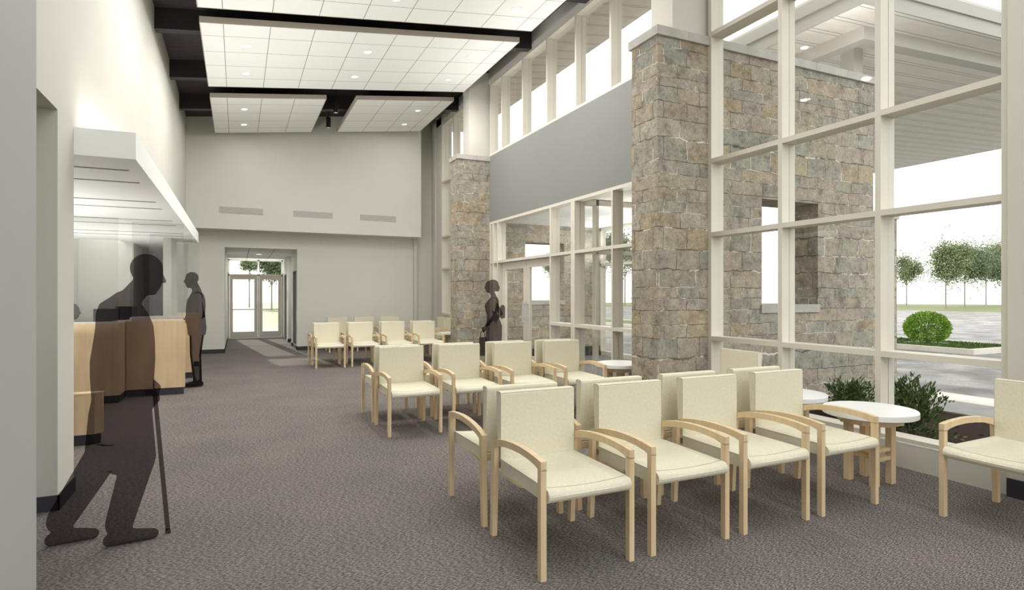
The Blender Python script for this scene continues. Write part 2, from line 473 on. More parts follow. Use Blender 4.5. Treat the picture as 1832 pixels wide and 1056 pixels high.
# stone walls that run from inside to outside, each with an opening and coping
def stone_wall(name, y0, y1, label):
    xa, xb, oa, ob, za, zb = 4.225, 7.92, 5.814, 6.81, 1.20, 2.60
    m = MB()
    m.box(xa, oa, y0, y1, 0, 4.31); m.box(ob, xb, y0, y1, 0, 4.31)
    m.box(oa, ob, y0, y1, 0, za); m.box(oa, ob, y0, y1, zb, 4.31)
    o = m.build(name, 'ashlar_stone'); struct(o, label, 'wall')
    c = MB(); x = xa - .03
    joints = [xa - .03, xa + .42, 4.95, 5.55, 6.15, 6.75, 7.35, xb + .03]
    for a, bb in zip(joints, joints[1:]): c.box(a + .001, bb - .002, y0 - .03, y1 + .03, 4.31, 4.41)
    c.build('coping', 'coping_stone', o)
    s = MB(); s.box(oa - .02, oa + .5, y0 - .02, y1 + .02, za, za + .10).box(oa + .502, ob + .02, y0 - .02, y1 + .02, za, za + .10)
    s.build('sill', 'coping_stone', o)
stone_wall('wall_stone_near', 5.235, 5.71, 'tall stone column and wall between the glazing and the entrance')
stone_wall('wall_stone_far', 11.77, 12.24, 'farther stone column and wall beyond the entrance doors')
b = MB(); b.box(5.14, 7.85, 11.755, 11.77, 0, .22); b.box(5.14, 7.85, 5.71, 5.725, 0, .22)
struct(b.build('baseboard_vestibule', 'baseboard_dark'))

# ------------------------------------------------------------------ glazing
TR = ((.895, .945), (2.095, 2.145), (2.945, 2.995), (4.41, 4.46))
def storefront(name, y0, y1, mullions, z0, z1, transoms, curb=None, mw=.05, label=None):
    root = empty(name, (XR, (y0 + y1) / 2, 0)); struct(root, label, 'window' if label else None)
    oy = (y0 + y1) / 2
    f = MB()
    ys = [(y0, y0 + mw)] + [(m - mw / 2, m + mw / 2) for m in mullions] + [(y1 - mw, y1)]
    for a, c in ys: f.box(0, DEP, a - oy, c - oy, z0, z1)
    for (ya, yb), (yc, yd) in zip(ys, ys[1:]):
        for za, zb in transoms: f.box(0, DEP, yb - oy, yc - oy, za, zb)
        f.box(0, DEP, yb - oy, yc - oy, z1 - .05, z1)
        f.box(0, DEP, yb - oy, yc - oy, z0, z0 + .04)
    f.build('window_frame', 'frame_metal', root)
    levels = [z0 + .04] + [v for t in transoms for v in t] + [z1 - .05]
    for (ya, yb), (yc, yd) in zip(ys, ys[1:]):
        for za, zb in zip(levels[::2], levels[1::2]):
            if zb - za > .05:
                MB().box(.10, .108, yb - oy, yc - oy, za, zb).build('glass_pane', 'window_glass', root)
    if curb:
        MB().box(-.002, DEP + .06, y0 - oy, y1 - oy, 0, curb).build('window_curb', 'wall_paint', root)
        MB().box(-.004, DEP + .06, y0 - oy, y1 - oy, curb - .004, curb + .003).build('window_sill', 'soffit_white', root)
    return root
storefront('window_1', 2.289, 5.235, (3.236, 4.236), .206, 6.0, TR, .206, .05, 'tall glazed wall of cream frames facing the planting bed')
storefront('window_2', 12.24, 15.115, (13.2, 14.146), .206, 6.0, TR, .206, .05, 'tall glazed wall in the far corner beyond the stone column')
storefront('window_3', 5.71, 11.77, (6.24, 7.218, 8.197, 9.176, 10.155, 11.134), 4.42, 6.0, (), None, .045, 'row of high windows above the grey panel')

# entrance storefront with a pair of doors
r = empty('window_4', (XR, 8.74, 0)); struct(r, 'glazed entrance screen under the grey panel', 'window')
oy = 8.74
f = MB()
mul = [(5.71, 5.76), (6.08, 6.12), (7.155, 7.19), (8.224, 8.347), (9.03, 9.07), (11.335, 11.37), (11.575, 11.62), (11.72, 11.77)]
for a, c in mul: f.box(0, DEP, a - oy, c - oy, 0, 2.995)
for (a, bb), (c, dd) in zip(mul, mul[1:]):
    f.box(0, DEP, bb - oy, c - oy, 2.945, 2.995); f.box(0, DEP, bb - oy, c - oy, 2.095, 2.145)
    if not (bb > 9.05 and c < 11.34):
        f.box(0, DEP, bb - oy, c - oy, .895, .945); f.box(0, DEP, bb - oy, c - oy, 0, .10)
f.build('window_frame', 'frame_metal', r)
for (a, bb), (c, dd) in zip(mul, mul[1:]):
    MB().box(.10, .108, bb - oy, c - oy, 2.145, 2.945).build('transom_pane', 'window_glass', r)
    if not (bb > 9.05 and c < 11.34):
        MB().box(.10, .108, bb - oy, c - oy, .945, 2.095).build('glass_pane', 'window_glass', r)
        MB().box(.10, .108, bb - oy, c - oy, .10, .895).build('glass_pane', 'window_glass', r)
def glazed_leaf(root, y0, y1, x, hinge_far, zt=2.09):
    lf = MB(); s = .13
    lf.box(x, x + .05, y0, y0 + s, .01, zt).box(x, x + .05, y1 - s, y1, .01, zt).box(x, x + .05, y0 + s, y1 - s, .01, .25).box(x, x + .05, y0 + s, y1 - s, zt - .14, zt)
    o = lf.build('door_leaf', 'frame_metal', root)
    MB().box(x + .02, x + .028, y0 + s, y1 - s, .25, zt - .14).build('glass_pane', 'window_glass', o)
    yh = y0 + .06 if hinge_far else y1 - .06
    MB().tube((x - .05, yh, .9), (x - .05, yh, 1.3), .012).tube((x - .05, yh, .95), (x + .01, yh, .95), .009).tube((x - .05, yh, 1.25), (x + .01, yh, 1.25), .009).build('door_handle', 'steel', o)
dr = empty('door_4', (5.065, 8.74, 0)); struct(dr, 'pair of glazed entrance doors in cream frames', 'door')
glazed_leaf(dr, 10.205 - oy, 11.33 - oy, 0, True); glazed_leaf(dr, 9.075 - oy, 10.195 - oy, 0, False)

# vestibule: inner glazed partition, outer glazed front, ceiling and roof
p = empty('window_5', (5.14, 8.29, 0)); struct(p, 'inner glazed screen that divides the entrance vestibule', 'window')
f = MB()
for a, c in ((0, .012), (.235, .285), (1.5, 1.56), (2.6, 2.66)): f.box(a, c, -.06, .06, 0, 2.99)
f.box(0, 2.66, -.06, .06, 2.90, 2.99).box(0, 2.66, -.06, .06, 2.10, 2.16)
f.build('window_frame', 'frame_metal', p)
for a, c in ((.012, .235), (.285, 1.5), (1.56, 2.6)):
    MB().box(a, c, -.004, .004, 2.16, 2.90).build('transom_pane', 'window_glass', p)
    MB().box(a, c, -.004, .004, .02, 2.10).build('glass_pane', 'window_glass', p)
q = empty('window_6', (7.78, 8.74, 0)); struct(q, 'outer glazed front of the entrance vestibule', 'window')
f = MB()
ym = [8.24, 9.3, 10.4, 11.1, 11.72]
for y in ym: f.box(0, .14, y - oy, y + .05 - oy, 0, 2.99)
f.box(0, .14, 8.24 - oy, 11.77 - oy, 2.93, 2.99).box(0, .14, 8.24 - oy, 11.77 - oy, 2.10, 2.16).box(0, .14, 8.24 - oy, 11.77 - oy, 0, .1)
f.build('window_frame', 'frame_metal', q)
for a, c in zip(ym, ym[1:]):
    MB().box(.06, .068, a + .05 - oy, c - oy, 2.16, 2.93).build('transom_pane', 'window_glass', q)
    MB().box(.06, .068, a + .05 - oy, c - oy, .1, 2.10).build('glass_pane', 'window_glass', q)
struct(MB().box(XR + DEP, 7.92, 8.35, 11.77, 3.0, 3.06).build('ceiling_vestibule', 'lobby_tile', origin=(5.3, 8.5, 3.0)), 'white tiled ceiling inside the entrance vestibule', 'ceiling')
struct(box('ceiling_lobby', (XR + DEP, 7.92, 5.71, 8.35, 3.0, 3.06), 'wall_paint'))
struct(box('roof_vestibule', (XR + DEP, 7.92, 5.71, 11.77, 3.06, 3.4), 'canopy_paint'))

# ------------------------------------------------------------------ reception area behind the wall
struct(box('ceiling_reception', (-2.75, -.694, 5.209, 13.04, 2.44, 2.64), 'soffit_white'), 'bright white dropped canopy over the reception counters', 'ceiling')
w = MB(); w.box(-2.85, -2.75, 5.209, 13.7, 0, 2.64); w.box(-2.75, -1.86, 13.66, 13.76, 0, 2.64)
w.box(-1.96, -1.86, 13.76, 20.4, 0, 2.64); w.box(-1.86, -1.2, 20.3, 20.4, 0, 2.64); w.box(-1.2, -1.1, 16.1, 20.4, 0, 2.64)
struct(w.build('wall_reception', 'wall_paint_cool'), 'plain grey-white walls behind the reception counters', 'wall')
struct(box('ceiling_corridor', (-2.0, -1.1, 13.04, 20.4, 2.44, 2.64), 'soffit_white'))
struct(box('trim_corridor', (-1.86, -1.84, 14.9, 16.5, 0, 2.44), 'door_grey'))
r = empty('door_5', (-1.86, 18.2, 0)); struct(r)
MB().box(.0, .03, 0, 1.5, 0, 2.3).build('door_frame', 'beam_dark', r)
lf = MB().box(.03, .05, .3, 1.4, .01, 2.2).build('door_leaf', 'maple_panel', r)
MB().box(.05, .055, .85, .98, .9, 2.0).build('vision_panel', 'panel_edge', lf)
r = empty('door_6', (-2.2, 13.66, 0)); struct(r)
MB().box(0, .30, -.02, 0, 0, 2.08).build('door_leaf', 'wall_paint_cool', r)

# ------------------------------------------------------------------ reception furniture
def counter(name, label, x0, x1, y0, y1, top, group=None, kick=.10, cap=True):
    r = empty(name, ((x0 + x1) / 2, (y0 + y1) / 2, 0))
    ox, oy_ = (x0 + x1) / 2, (y0 + y1) / 2
    MB().box(x0 - ox, x1 - ox, y0 - oy_, y1 - oy_, kick, top - .012).build('front_panel', 'maple_panel', r, .002)
    MB().box(x0 - ox + .02, x1 - ox - .015, y0 - oy_ + .012, y1 - oy_ - .012, 0, kick).build('kick_plate', 'baseboard_dark', r)
    MB().box(x0 - ox - .001, x1 - ox + .001, y0 - oy_ - .001, y1 - oy_ + .001, top - .012, top).build('top_edge', 'maple', r)
    tag(r, label, 'counter', group)
    return r
r = empty('low_counter', (-1.95, 6.79, 0))
MB().prism([(-.78, -.06), (.72, -.06), (.774, -.01), (.774, .06), (-.78, .06)], 'z', .10, .478).build('front_panel', 'maple_panel', r)
MB().prism([(-.79, -.065), (.722, -.065), (.778, -.012), (.778, .065), (-.79, .065)], 'z', .478, .492).build('top_edge', 'maple', r)
MB().prism([(-.78, -.045), (.71, -.045), (.755, 0), (.755, .05), (-.78, .05)], 'z', 0, .10).build('kick_plate', 'baseboard_dark', r)
tag(r, 'knee-high maple counter wall beside the white pier at the start of the reception', 'counter')
counter('reception_counter', 'chest-high maple counter with a stepped corner behind the low counter wall', -2.74, -1.405, 9.21, 9.63, 1.05)
counter('counter_divider', 'maple divider of the first service bay, beside the stepped maple counter', -1.40, -.685, 9.64, 9.70, 1.06, 'maple dividers between the service bays')
counter('counter_divider', 'maple divider of the second service bay, behind the standing man', -1.40, -.685, 11.43, 11.49, 1.05, 'maple dividers between the service bays')
counter('counter_divider', 'maple divider of the third service bay, nearest the end wall', -1.07, -.685, 13.23, 13.29, 1.05, 'maple dividers between the service bays')
for y0, y1, lb in ((9.71, 11.42, 'white topped maple service counter between the first two dividers'), (11.50, 12.08, 'white topped maple service counter between the last two dividers')):
    r = empty('service_counter', (-1.5, (y0 + y1) / 2, 0)); h = (y1 - y0) / 2
    MB().box(-.12, .10, -h, h, .1, 1.0).build('front_panel', 'maple_panel', r)
    MB().box(-.10, .085, -h, h, 0, .1).build('kick_plate', 'baseboard_dark', r)
    MB().box(-.12, .36, -h, min(h, -h + .75), 1.02, 1.046).build('worktop', 'white_worktop', r)
    MB().box(-.12, .10, -h, h, 1.0, 1.02).build('top_edge', 'maple', r)
    tag(r, lb, 'counter', 'service counters')
r = empty('staff_desk', (-1.92, 11.35, 0))
MB().box(-.16, .29, -.72, 1.0, .71, .74).build('desk_top', 'white_worktop', r)
for sx in (-.16, .25):
    for sy in (-.72, .96): MB().box(sx, sx + .04, sy, sy + .04, 0, .71).build('leg', 'grey_plastic', r)
tag(r, 'white back desk carrying the two dark monitors behind the reception counter', 'desk')
def monitor(loc, rz, label, w=.46, h=.34):
    r = empty('monitor', loc, rz)
    MB().box(-w / 2, w / 2, -.012, .018, .10, .10 + h).build('screen_housing', 'screen_black', r, .004)
    MB().box(-w / 2 + .01, w / 2 - .01, .018, .020, .11, .09 + h).build('screen', 'screen_black', r)
    MB().box(-.03, .03, -.03, -.012, .012, .22).build('stand', 'black_metal', r)
    MB().box(-.11, .11, -.09, .07, 0, .012).build('foot', 'black_metal', r)
    tag(r, label, 'monitor', 'black monitors behind the counter')
monitor((-1.83, 10.9, .74), -.10, 'black monitor closest to the stepped maple counter corner', .36, .365)
monitor((-1.735, 12.0, .74), -.06, 'black monitor farther along, behind the first maple divider', .32, .385)
def screen(x0, x1, y, z0, label):
    r = empty('glass_screen', ((x0 + x1) / 2, y, z0)); hw = (x1 - x0) / 2
    MB().box(-hw, hw, -.004, .004, .02, 2.44 - z0).build('glass_sheet', 'screen_glass', r)
    MB().box(-hw, hw, -.008, .008, 0, .02).build('bottom_channel', 'steel', r)
    tag(r, label, 'glass screen', 'clear glass screens over the counter')
screen(-2.74, -1.43, 9.25, 1.05, 'clear glass screen standing on the stepped maple counter')
screen(-1.33, -.705, 9.66, 1.06, 'clear glass screen standing on the first maple divider')
screen(-1.33, -.705, 11.45, 1.05, 'clear glass screen standing on the second maple divider')
screen(-1.07, -.705, 13.26, 1.05, 'clear glass screen standing on the third maple divider')
for i, (y, xe) in enumerate(((5.69, -.827), (6.28, -.828), (7.506, -.833), (8.084, -.834), (9.33, -.835), (9.92, -.835), (11.15, -.836), (11.74, -.836))):
    r = empty('linear_light', (-1.75, y, 2.44)); hw = xe + 1.75
    MB().box(-hw, hw, -.008, .008, -.004, 0).build('diffuser', 'soffit_white', r)
    MB().box(-hw, hw, -.011, -.008, -.006, 0).box(-hw, hw, .008, .011, -.006, 0).box(hw, hw + .02, -.014, .014, -.006, 0).build('trim', 'grey_plastic', r)
    tag(r, '%s thin strip light from the white pier, set in the reception canopy' % ('first', 'second', 'third', 'fourth', 'fifth', 'sixth', 'seventh', 'eighth')[i], 'strip light', 'strip lights in the canopy')

# ------------------------------------------------------------------ chairs
def make_chair():
    r = empty('waiting_chair')
    W = .2825; LW = .033
    for s in (-1, 1):
        x0, x1 = sorted((s * W, s * (W - LW)))
        MB().box(x0, x1, 0, .036, 0, .556).build('leg', 'maple', r, .0015)
        m = MB(); m.prism([(.612, 0), (.648, 0), (.628, .548), (.580, .548)], 'x', x0, x1); m.build('leg', 'maple', r, .0015)
        top = [(0, .594), (.06, .603), (.14, .611), (.24, .6155), (.34, .613), (.44, .604), (.53, .589), (.60, .571), (.632, .558)]
        bot = [(.632, .528), (.585, .530), (.53, .549), (.44, .566), (.34, .575), (.24, .578), (.14, .573), (.07, .563), (.036, .552), (0, .546)]
        MB().prism(top + bot, 'x', x0, x1).build('armrest', 'maple', r)
    # seat: bull-nosed front, dished across
    ys = []
    prof = []
    R = .036
    for k in range(9):
        a = -PI / 2 - PI * k / 8      # bottom -> front -> top
        prof.append((.012 + R * math.cos(a) , .418 + R * math.sin(a)))
    prof = [(.565, .388)] + prof + [(.10, .4565), (.25, .459), (.40, .461), (.565, .462)]
    nx = 12; m = MB(); hw = .2475
    for i in range(nx + 1):
        x = -hw + 2 * hw * i / nx; t = 1 - (x / hw) ** 2
        for (y, z) in prof:
            dz = 0
            if z > .42: dz = -.014 * t * (1 - .65 * max(0, y) / .565)
            m.v.append((x, y, z + dz))
    k = len(prof)
    for i in range(nx):
        for j in range(k):
            j2 = (j + 1) % k
            m.f.append((i * k + j, i * k + j2, (i + 1) * k + j2, (i + 1) * k + j))
    m.f.append(tuple(range(k))); m.f.append(tuple(nx * k + j for j in reversed(range(k))))
    st = m.build('seat', 'cream_upholstery', r)
    pp = MB(); px = []
    for i in range(nx + 1):
        x = -hw + 2 * hw * i / nx; t = 1 - (x / hw) ** 2
        px.append((x, .030, .4548 - .014 * t * (1 - .65 * .030 / .565)))
    for a, b_ in zip(px, px[1:]): pp.tube(a, b_, .0016, seg=6)
    for sx in (-1, 1): pp.tube((sx * hw, .03, .4548), (sx * hw, .56, .462), .0016, seg=6)
    pp.build('piping', 'seam', st)
    MB().box(-.2485, .2485, .30, .54, .372, .389).build('seat_frame', 'maple', r)
    bp = [(.566, .445), (.566, .838), (.569, .847), (.576, .852), (.618, .852), (.627, .848), (.630, .838), (.604, .445)]
    bk = MB().prism(bp, 'x', -.2475, .2475).build('backrest', 'cream_upholstery', r)
    pp = MB()
    for sx in (-1, 1): pp.tube((sx * .2475, .567, .45), (sx * .2475, .567, .843), .0016, seg=6).tube((sx * .2475, .567, .843), (sx * .2475, .576, .852), .0016, seg=6).tube((sx * .2475, .576, .852), (sx * .2475, .622, .851), .0016, seg=6)
    pp.tube((-.2475, .568, .846), (.2475, .568, .846), .0014, seg=6)
    pp.build('piping', 'seam', bk)
    MB().box(-.2825, .2825, .60, .622, .40, .44).build('back_rail', 'maple', r)
    return r
proto = make_chair(); used = [False]
def chair(x, y, rz, label, group):
    """x, y: middle of the chair's front edge; it faces -Y turned by rz"""
    o = proto if not used[0] else copy_tree(proto)
    used[0] = True
    o.location = (x, y, 0); o.rotation_euler = (0, 0, rz)
    tag(o, label, 'chair', group)
    return o
ORD = ('first', 'second', 'third', 'fourth')
for nm, y in (('closest', 2.571), ('middle', 5.82), ('farthest', 11.83)):
    for i in range(4):
        x = 1.638 + .676 * i
        chair(x, y, 0, 'cream armchair facing the viewer in the %s double row, %s from the aisle' % (nm, ORD[i]), nm + ' double row of armchairs')
        chair(x, y + 1.404, PI, 'cream armchair turned to the end wall in the %s double row, %s from the aisle' % (nm, ORD[i]), nm + ' double row of armchairs')
for i in range(3):
    chair(2.326 + .68 * i, 15.05, 0, 'cream armchair standing against the end wall, %s from the passage' % ORD[i], 'armchairs against the end wall')
# chair faces -X: local -Y -> -X is rz = -90deg
chair(4.09, 1.99, -PI / 2, 'cream armchair by the wall pier, turned sideways beside the round table', 'armchairs along the glazing')
chair(4.09, 4.494, -PI / 2, 'cream armchair turned sideways against the tall glazing next to the big stone column', 'armchairs along the glazing')
chair(4.09, 14.30, -PI / 2, 'cream sideways armchair in the far glazed corner, closer to the end wall', 'armchairs along the glazing')
chair(4.09, 13.65, -PI / 2, 'cream sideways armchair in the far glazed corner, closer to the stone column', 'armchairs along the glazing')

# ------------------------------------------------------------------ side tables
def make_table():
    r = empty('side_table')
    m = MB(); seg = 48
    rings = [(.312, .508), (.320, .513), (.320, .549), (.316, .555)]
    for rr, z in rings:
        for i in range(seg): m.v.append((rr * math.cos(2 * PI * i / seg), rr * math.sin(2 * PI * i / seg), z))
    for j in range(len(rings) - 1):
        for i in range(seg):
            k = (i + 1) % seg
            m.f.append((j * seg + i, j * seg + k, (j + 1) * seg + k, (j + 1) * seg + i))
    m.f.append(tuple(reversed(range(seg)))); m.f.append(tuple((len(rings) - 1) * seg + i for i in range(seg)))
    m.build('table_top', 'table_white', r)
    oc = [(.225 * math.cos(PI / 8 + PI / 4 * i), .225 * math.sin(PI / 8 + PI / 4 * i)) for i in range(8)]
    MB().prism(oc, 'z', .455, .508).build('apron', 'maple', r, .002)
    for sx in (-1, 1):
        for sy in (-1, 1):
            MB().box(sx * .094 - .027, sx * .094 + .027, sy * .102 - .024, sy * .102 + .024, 0, .455).build('leg', 'maple', r, .0015)
    MB().box(-.066, .066, -.12, .12, .250, .278).build('shelf', 'maple', r)
    MB().box(-.066, .066, -.12, .12, .185, .213).build('shelf', 'maple', r)
    return r
t0 = make_table()
tabs = [(4.372, 2.92, 'round white topped table at the window end of the closest armchair row, beside shrubs'),
        (4.42, 3.70, 'round white topped table behind the closest row, by the outer stone wall'),
        (4.43, 6.22, 'round white topped table half hidden by the big stone column'),
        (4.52, 13.0, 'round white topped table in the far corner by the far stone column')]
for i, (x, y, lb) in enumerate(tabs):
    o = t0 if i == 0 else copy_tree(t0)
    o.location = (x, y, 0); tag(o, lb, 'table', 'round side tables')

# ------------------------------------------------------------------ ceiling panels and lamps
def cloud(label, x0, x1, y0, y1, gy):
    r = empty('ceiling_panel', (-.18, gy, 0))
    ox, oy_ = -.18, gy
    zf = lambda x: zcloud(x + ox)
    MB().slab(x0 - ox + .012, x1 - ox - .012, y0 - oy_ + .012, y1 - oy_ - .012, zf, 0, .04).build('tile_field', 'ceiling_tile', r)
    e = MB()
    e.slab(x0 - ox, x1 - ox, y0 - oy_, y0 - oy_ + .012, zf, -.002, .085); e.slab(x0 - ox, x1 - ox, y1 - oy_ - .012, y1 - oy_, zf, -.002, .085)
    e.slab(x0 - ox, x0 - ox + .012, y0 - oy_ + .012, y1 - oy_ - .012, zf, -.002, .085); e.slab(x1 - ox - .012, x1 - ox, y0 - oy_ + .012, y1 - oy_ - .012, zf, -.002, .085)
    e.build('edge_trim', 'panel_edge', r)
    hg = []
    for hx in (x0 + .4, x1 - .4):
        for hy in (y0 + .3, y1 - .3):
            MB().tube((hx - ox, hy - oy_, zcloud(hx) + .04), (hx - ox, hy - oy_, zdeck(hx)), .004, seg=6).build('hanger', 'black_metal', r)
    tag(r, label, 'ceiling panel', 'white tiled panels hung under the roof')
cloud('big white tiled ceiling panel overhead, cut off by the top edge of the photo', -.478, 4.40, 3.55, 8.67, 8.20 - .61 * 7)
cloud('white tiled ceiling panel with six lamps, framed between two dark beams', -.478, 4.40, 9.13, 11.88, 9.575)
cloud('smaller white tiled ceiling panel over the passage side of the end wall', -.478, 1.65, 12.52, 15.22, 12.964)
cloud('smaller white tiled ceiling panel over the window side of the end wall', 2.25, 4.40, 12.52, 15.22, 12.964)

def lamp_power(name, loc, watts, size=.16, spread=PI, rot=(0, 0, 0)):
    l = bpy.data.lights.new(name, 'AREA'); l.shape = 'DISK'; l.size = size; l.energy = watts; l.spread = spread
    l.color = (1, .985, .95)
    o = bpy.data.objects.new(name, l); COL.objects.link(o); o.location = loc; o.rotation_euler = rot
    return o
def downlight(x, y, label, watts=15):
    z = zcloud(x); r = empty('downlight', (x, y, z)); r.rotation_euler = (0, -math.atan(.125), 0)
    m = MB(); seg = 24
    for rr, zz in ((.062, -.012), (.085, -.009), (.087, .0), (.062, .0)):
        for i in range(seg): m.v.append((rr * math.cos(2 * PI * i / seg), rr * math.sin(2 * PI * i / seg), zz))
    for j in range(4):
        for i in range(seg):
            k = (i + 1) % seg; j2 = (j + 1) % 4
            m.f.append((j * seg + i, j * seg + k, j2 * seg + k, j2 * seg + i))
    m.build('trim_ring', 'soffit_white', r)
    MB().tube((0, 0, -.008), (0, 0, -.003), .061, seg=24).build('lens', 'lamp_glow', r)
    tag(r, label, 'downlight', 'round downlights in the ceiling panels')
    lamp_power('downlight_bulb', (x, y, z - .03), watts)
r = empty('ceiling_downlight', (.55, 18.3, 2.59))
MB().tube((0, 0, -.006), (0, 0, 0), .09, seg=24).build('trim_ring', 'soffit_white', r)
MB().tube((0, 0, -.010), (0, 0, -.006), .07, seg=24).build('lens', 'lamp_glow', r)
tag(r, 'small round downlight in the ceiling of the passage', 'downlight')
SIDE = {.13: 'reception side', 1.965: 'middle', 3.787: 'window side'}
for y, nm in ((7.95, 'overhead panel, row nearest its dark beam'), (6.73, 'overhead panel, second row'), (9.89, 'six-lamp panel, near row'), (11.113, 'six-lamp panel, far row')):
    for x in (.13, 1.965, 3.787):
        downlight(x, y, 'round downlight on the %s of the %s' % (SIDE[x], nm))
for y, nm in ((13.27, 'near lamp'), (14.48, 'far lamp')):
    downlight(.127, y, 'round downlight, %s of the panel over the passage side' % nm, 5 if y < 14 else 2.5)
    downlight(3.785, y, 'round downlight, %s of the panel over the window side' % nm, 5 if y < 14 else 2.5)
for x, y, z0, z1, lb in ((1.95, 13.3, 5.41, 5.68, 'black cylinder pendant in the gap between panels, higher in the photo'), (1.955, 14.5, 5.395, 5.64, 'black cylinder pendant in the gap between panels, in front of the end wall')):
    r = empty('pendant_lamp', (x, y, z0))
    MB().tube((0, 0, 0), (0, 0, z1 - z0), .052, seg=24).build('lamp_shade', 'black_metal', r)
    MB().tube((0, 0, z1 - z0), (0, 0, zdeck(x) - z0), .005, seg=8).build('cord', 'black_metal', r)
    MB().tube((0, 0, -.002), (0, 0, .001), .04, seg=20).build('lens', 'soffit_white', r)
    tag(r, lb, 'pendant lamp', 'black pendants')

# vents on the end wall, outlet, fountain
for x0, x1, lb in ((-.379, .551, 'slatted wall vent on the end wall above the passage'), (1.251, 2.178, 'slatted wall vent in the middle of the end wall'), (2.875, 3.802, 'slatted wall vent on the end wall toward the windows')):
    r = empty('wall_vent', ((x0 + x1) / 2, 15.45, 3.43)); hw = (x1 - x0) / 2
    MB().box(-hw, hw, -.008, 0, -.068, .068).build('grille', 'vent_slats', r)
    MB().box(-hw - .006, hw + .006, -.010, 0, .068, .074).box(-hw - .006, hw + .006, -.010, 0, -.074, -.068).box(-hw - .006, -hw, -.01, 0, -.068, .068).box(hw, hw + .006, -.01, 0, -.068, .068).build('frame', 'panel_edge', r)
    tag(r, lb, 'vent', 'wall vents')
r = empty('wall_outlet', (4.33, 16.0, .56)); MB().box(-.035, .035, -.008, 0, -.055, .055).build('cover_plate', 'outlet_white', r, .002)
MB().box(-.015, .015, -.010, -.008, .008, .035).box(-.015, .015, -.010, -.008, -.035, -.008).build('socket', 'grey_plastic', r)
tag(r, 'small white outlet plate on the end wall near the corner', 'outlet')
r = empty('drinking_fountain', (1.75, 18.3, .85))
m = MB(); seg = 20
for rr, zz in ((.05, -.14), (.14, -.10), (.17, -.02), (.17, .0), (.15, .0), (.12, -.05)):
    for i in range(seg): m.v.append((-.17 + rr * math.cos(2 * PI * i / seg), rr * math.sin(2 * PI * i / seg), zz))
for j in range(5):
    for i in range(seg):
        k = (i + 1) % seg; m.f.append((j * seg + i, j * seg + k, (j + 1) * seg + k, (j + 1) * seg + i))
m.f.append(tuple(reversed(range(seg)))); m.f.append(tuple(5 * seg + i for i in range(seg)))
m.build('basin', 'steel', r); MB().box(-.06, 0, -.15, .15, -.25, .12).build('back_plate', 'steel', r)
MB().tube((-.08, .08, 0), (-.08, .08, .06), .012).tube((-.08, .08, .06), (-.13, .08, .08), .01).build('spout', 'steel', r)
tag(r, 'steel drinking fountain in the alcove of the passage', 'drinking fountain')

# ------------------------------------------------------------------ people (dark silhouettes)
def hull(bm, p0, r0, p1, r1, sub=2):
    """tapered capsule: convex hull of two spheres"""
    t = bmesh.new()
    for p, r in ((p0, r0), (p1, r1)):
        bmesh.ops.create_icosphere(t, subdivisions=sub, radius=r, matrix=Matrix.Translation(p))
    res = bmesh.ops.convex_hull(t, input=list(t.verts))
    dead = {g for g in res['geom_interior'] if isinstance(g, bmesh.types.BMVert)}
    bmesh.ops.delete(t, geom=list(dead), context='VERTS')
    me = bpy.data.meshes.new('tmp'); t.to_mesh(me); t.free(); bm.from_mesh(me); bpy.data.meshes.remove(me)
def ell(bm, p, s, rot=None, sub=3):
    mt = Matrix.Translation(p) @ (rot or Matrix.Identity(4)) @ Matrix.Diagonal((*s, 1))
    bmesh.ops.create_icosphere(bm, subdivisions=sub, radius=1.0, matrix=mt)
def loft(bm, rings, seg=28):
    """rings: (x, y, z, rx, ry) stacked ellipses, closed"""
    vs = []
    for (x, y, z, rx, ry) in rings:
        vs.append([bm.verts.new((x + rx * math.cos(2 * PI * i / seg), y + ry * math.sin(2 * PI * i / seg), z)) for i in range(seg)])
    for a, b_ in zip(vs, vs[1:]):
        for i in range(seg):
            j = (i + 1) % seg
            bm.faces.new((a[i], a[j], b_[j], b_[i]))
    bm.faces.new(list(reversed(vs[0]))); bm.faces.new(vs[-1])
def hand(bm, w, d, up, side, curl=.6, s=1.0):
    """palm and five fingers: w wrist point, d hand direction, up back-of-hand normal, side towards the thumb"""
    w, d, up, side = (Vector(v) for v in (w, d, up, side))
    d.normalize(); up.normalize(); side.normalize()
    k = w + d * .085 * s
    hull(bm, w, .024 * s, k, .030 * s)
    for o in (-.026, 0, .026): hull(bm, w + d * .02 * s + side * o * .6 * s, .017 * s, k + side * o * s, .014 * s)
    for i, o in enumerate((.030, .010, -.010, -.029)):
        L = (.036, .042, .039, .031)[i] * s
        p = k + side * o * s; ang = 0
        for j in range(3):
            ang += curl * (.7 if j == 0 else 1.0)
            v = d * math.cos(ang) - up * math.sin(ang)
            q = p + v * L * (1 - .22 * j)
            hull(bm, p, (.0098 - .0008 * j) * s, q, (.0092 - .0010 * j) * s, 1); p = q
    p = w + d * .028 * s + side * .026 * s
    q = p + (d * .5 + side * .75 - up * .35).normalized() * .042 * s; hull(bm, p, .014 * s, q, .0115 * s, 1)
    hull(bm, q, .0112 * s, q + (d * .85 + side * .1 - up * .5 * curl).normalized() * .034 * s, .0095 * s, 1)
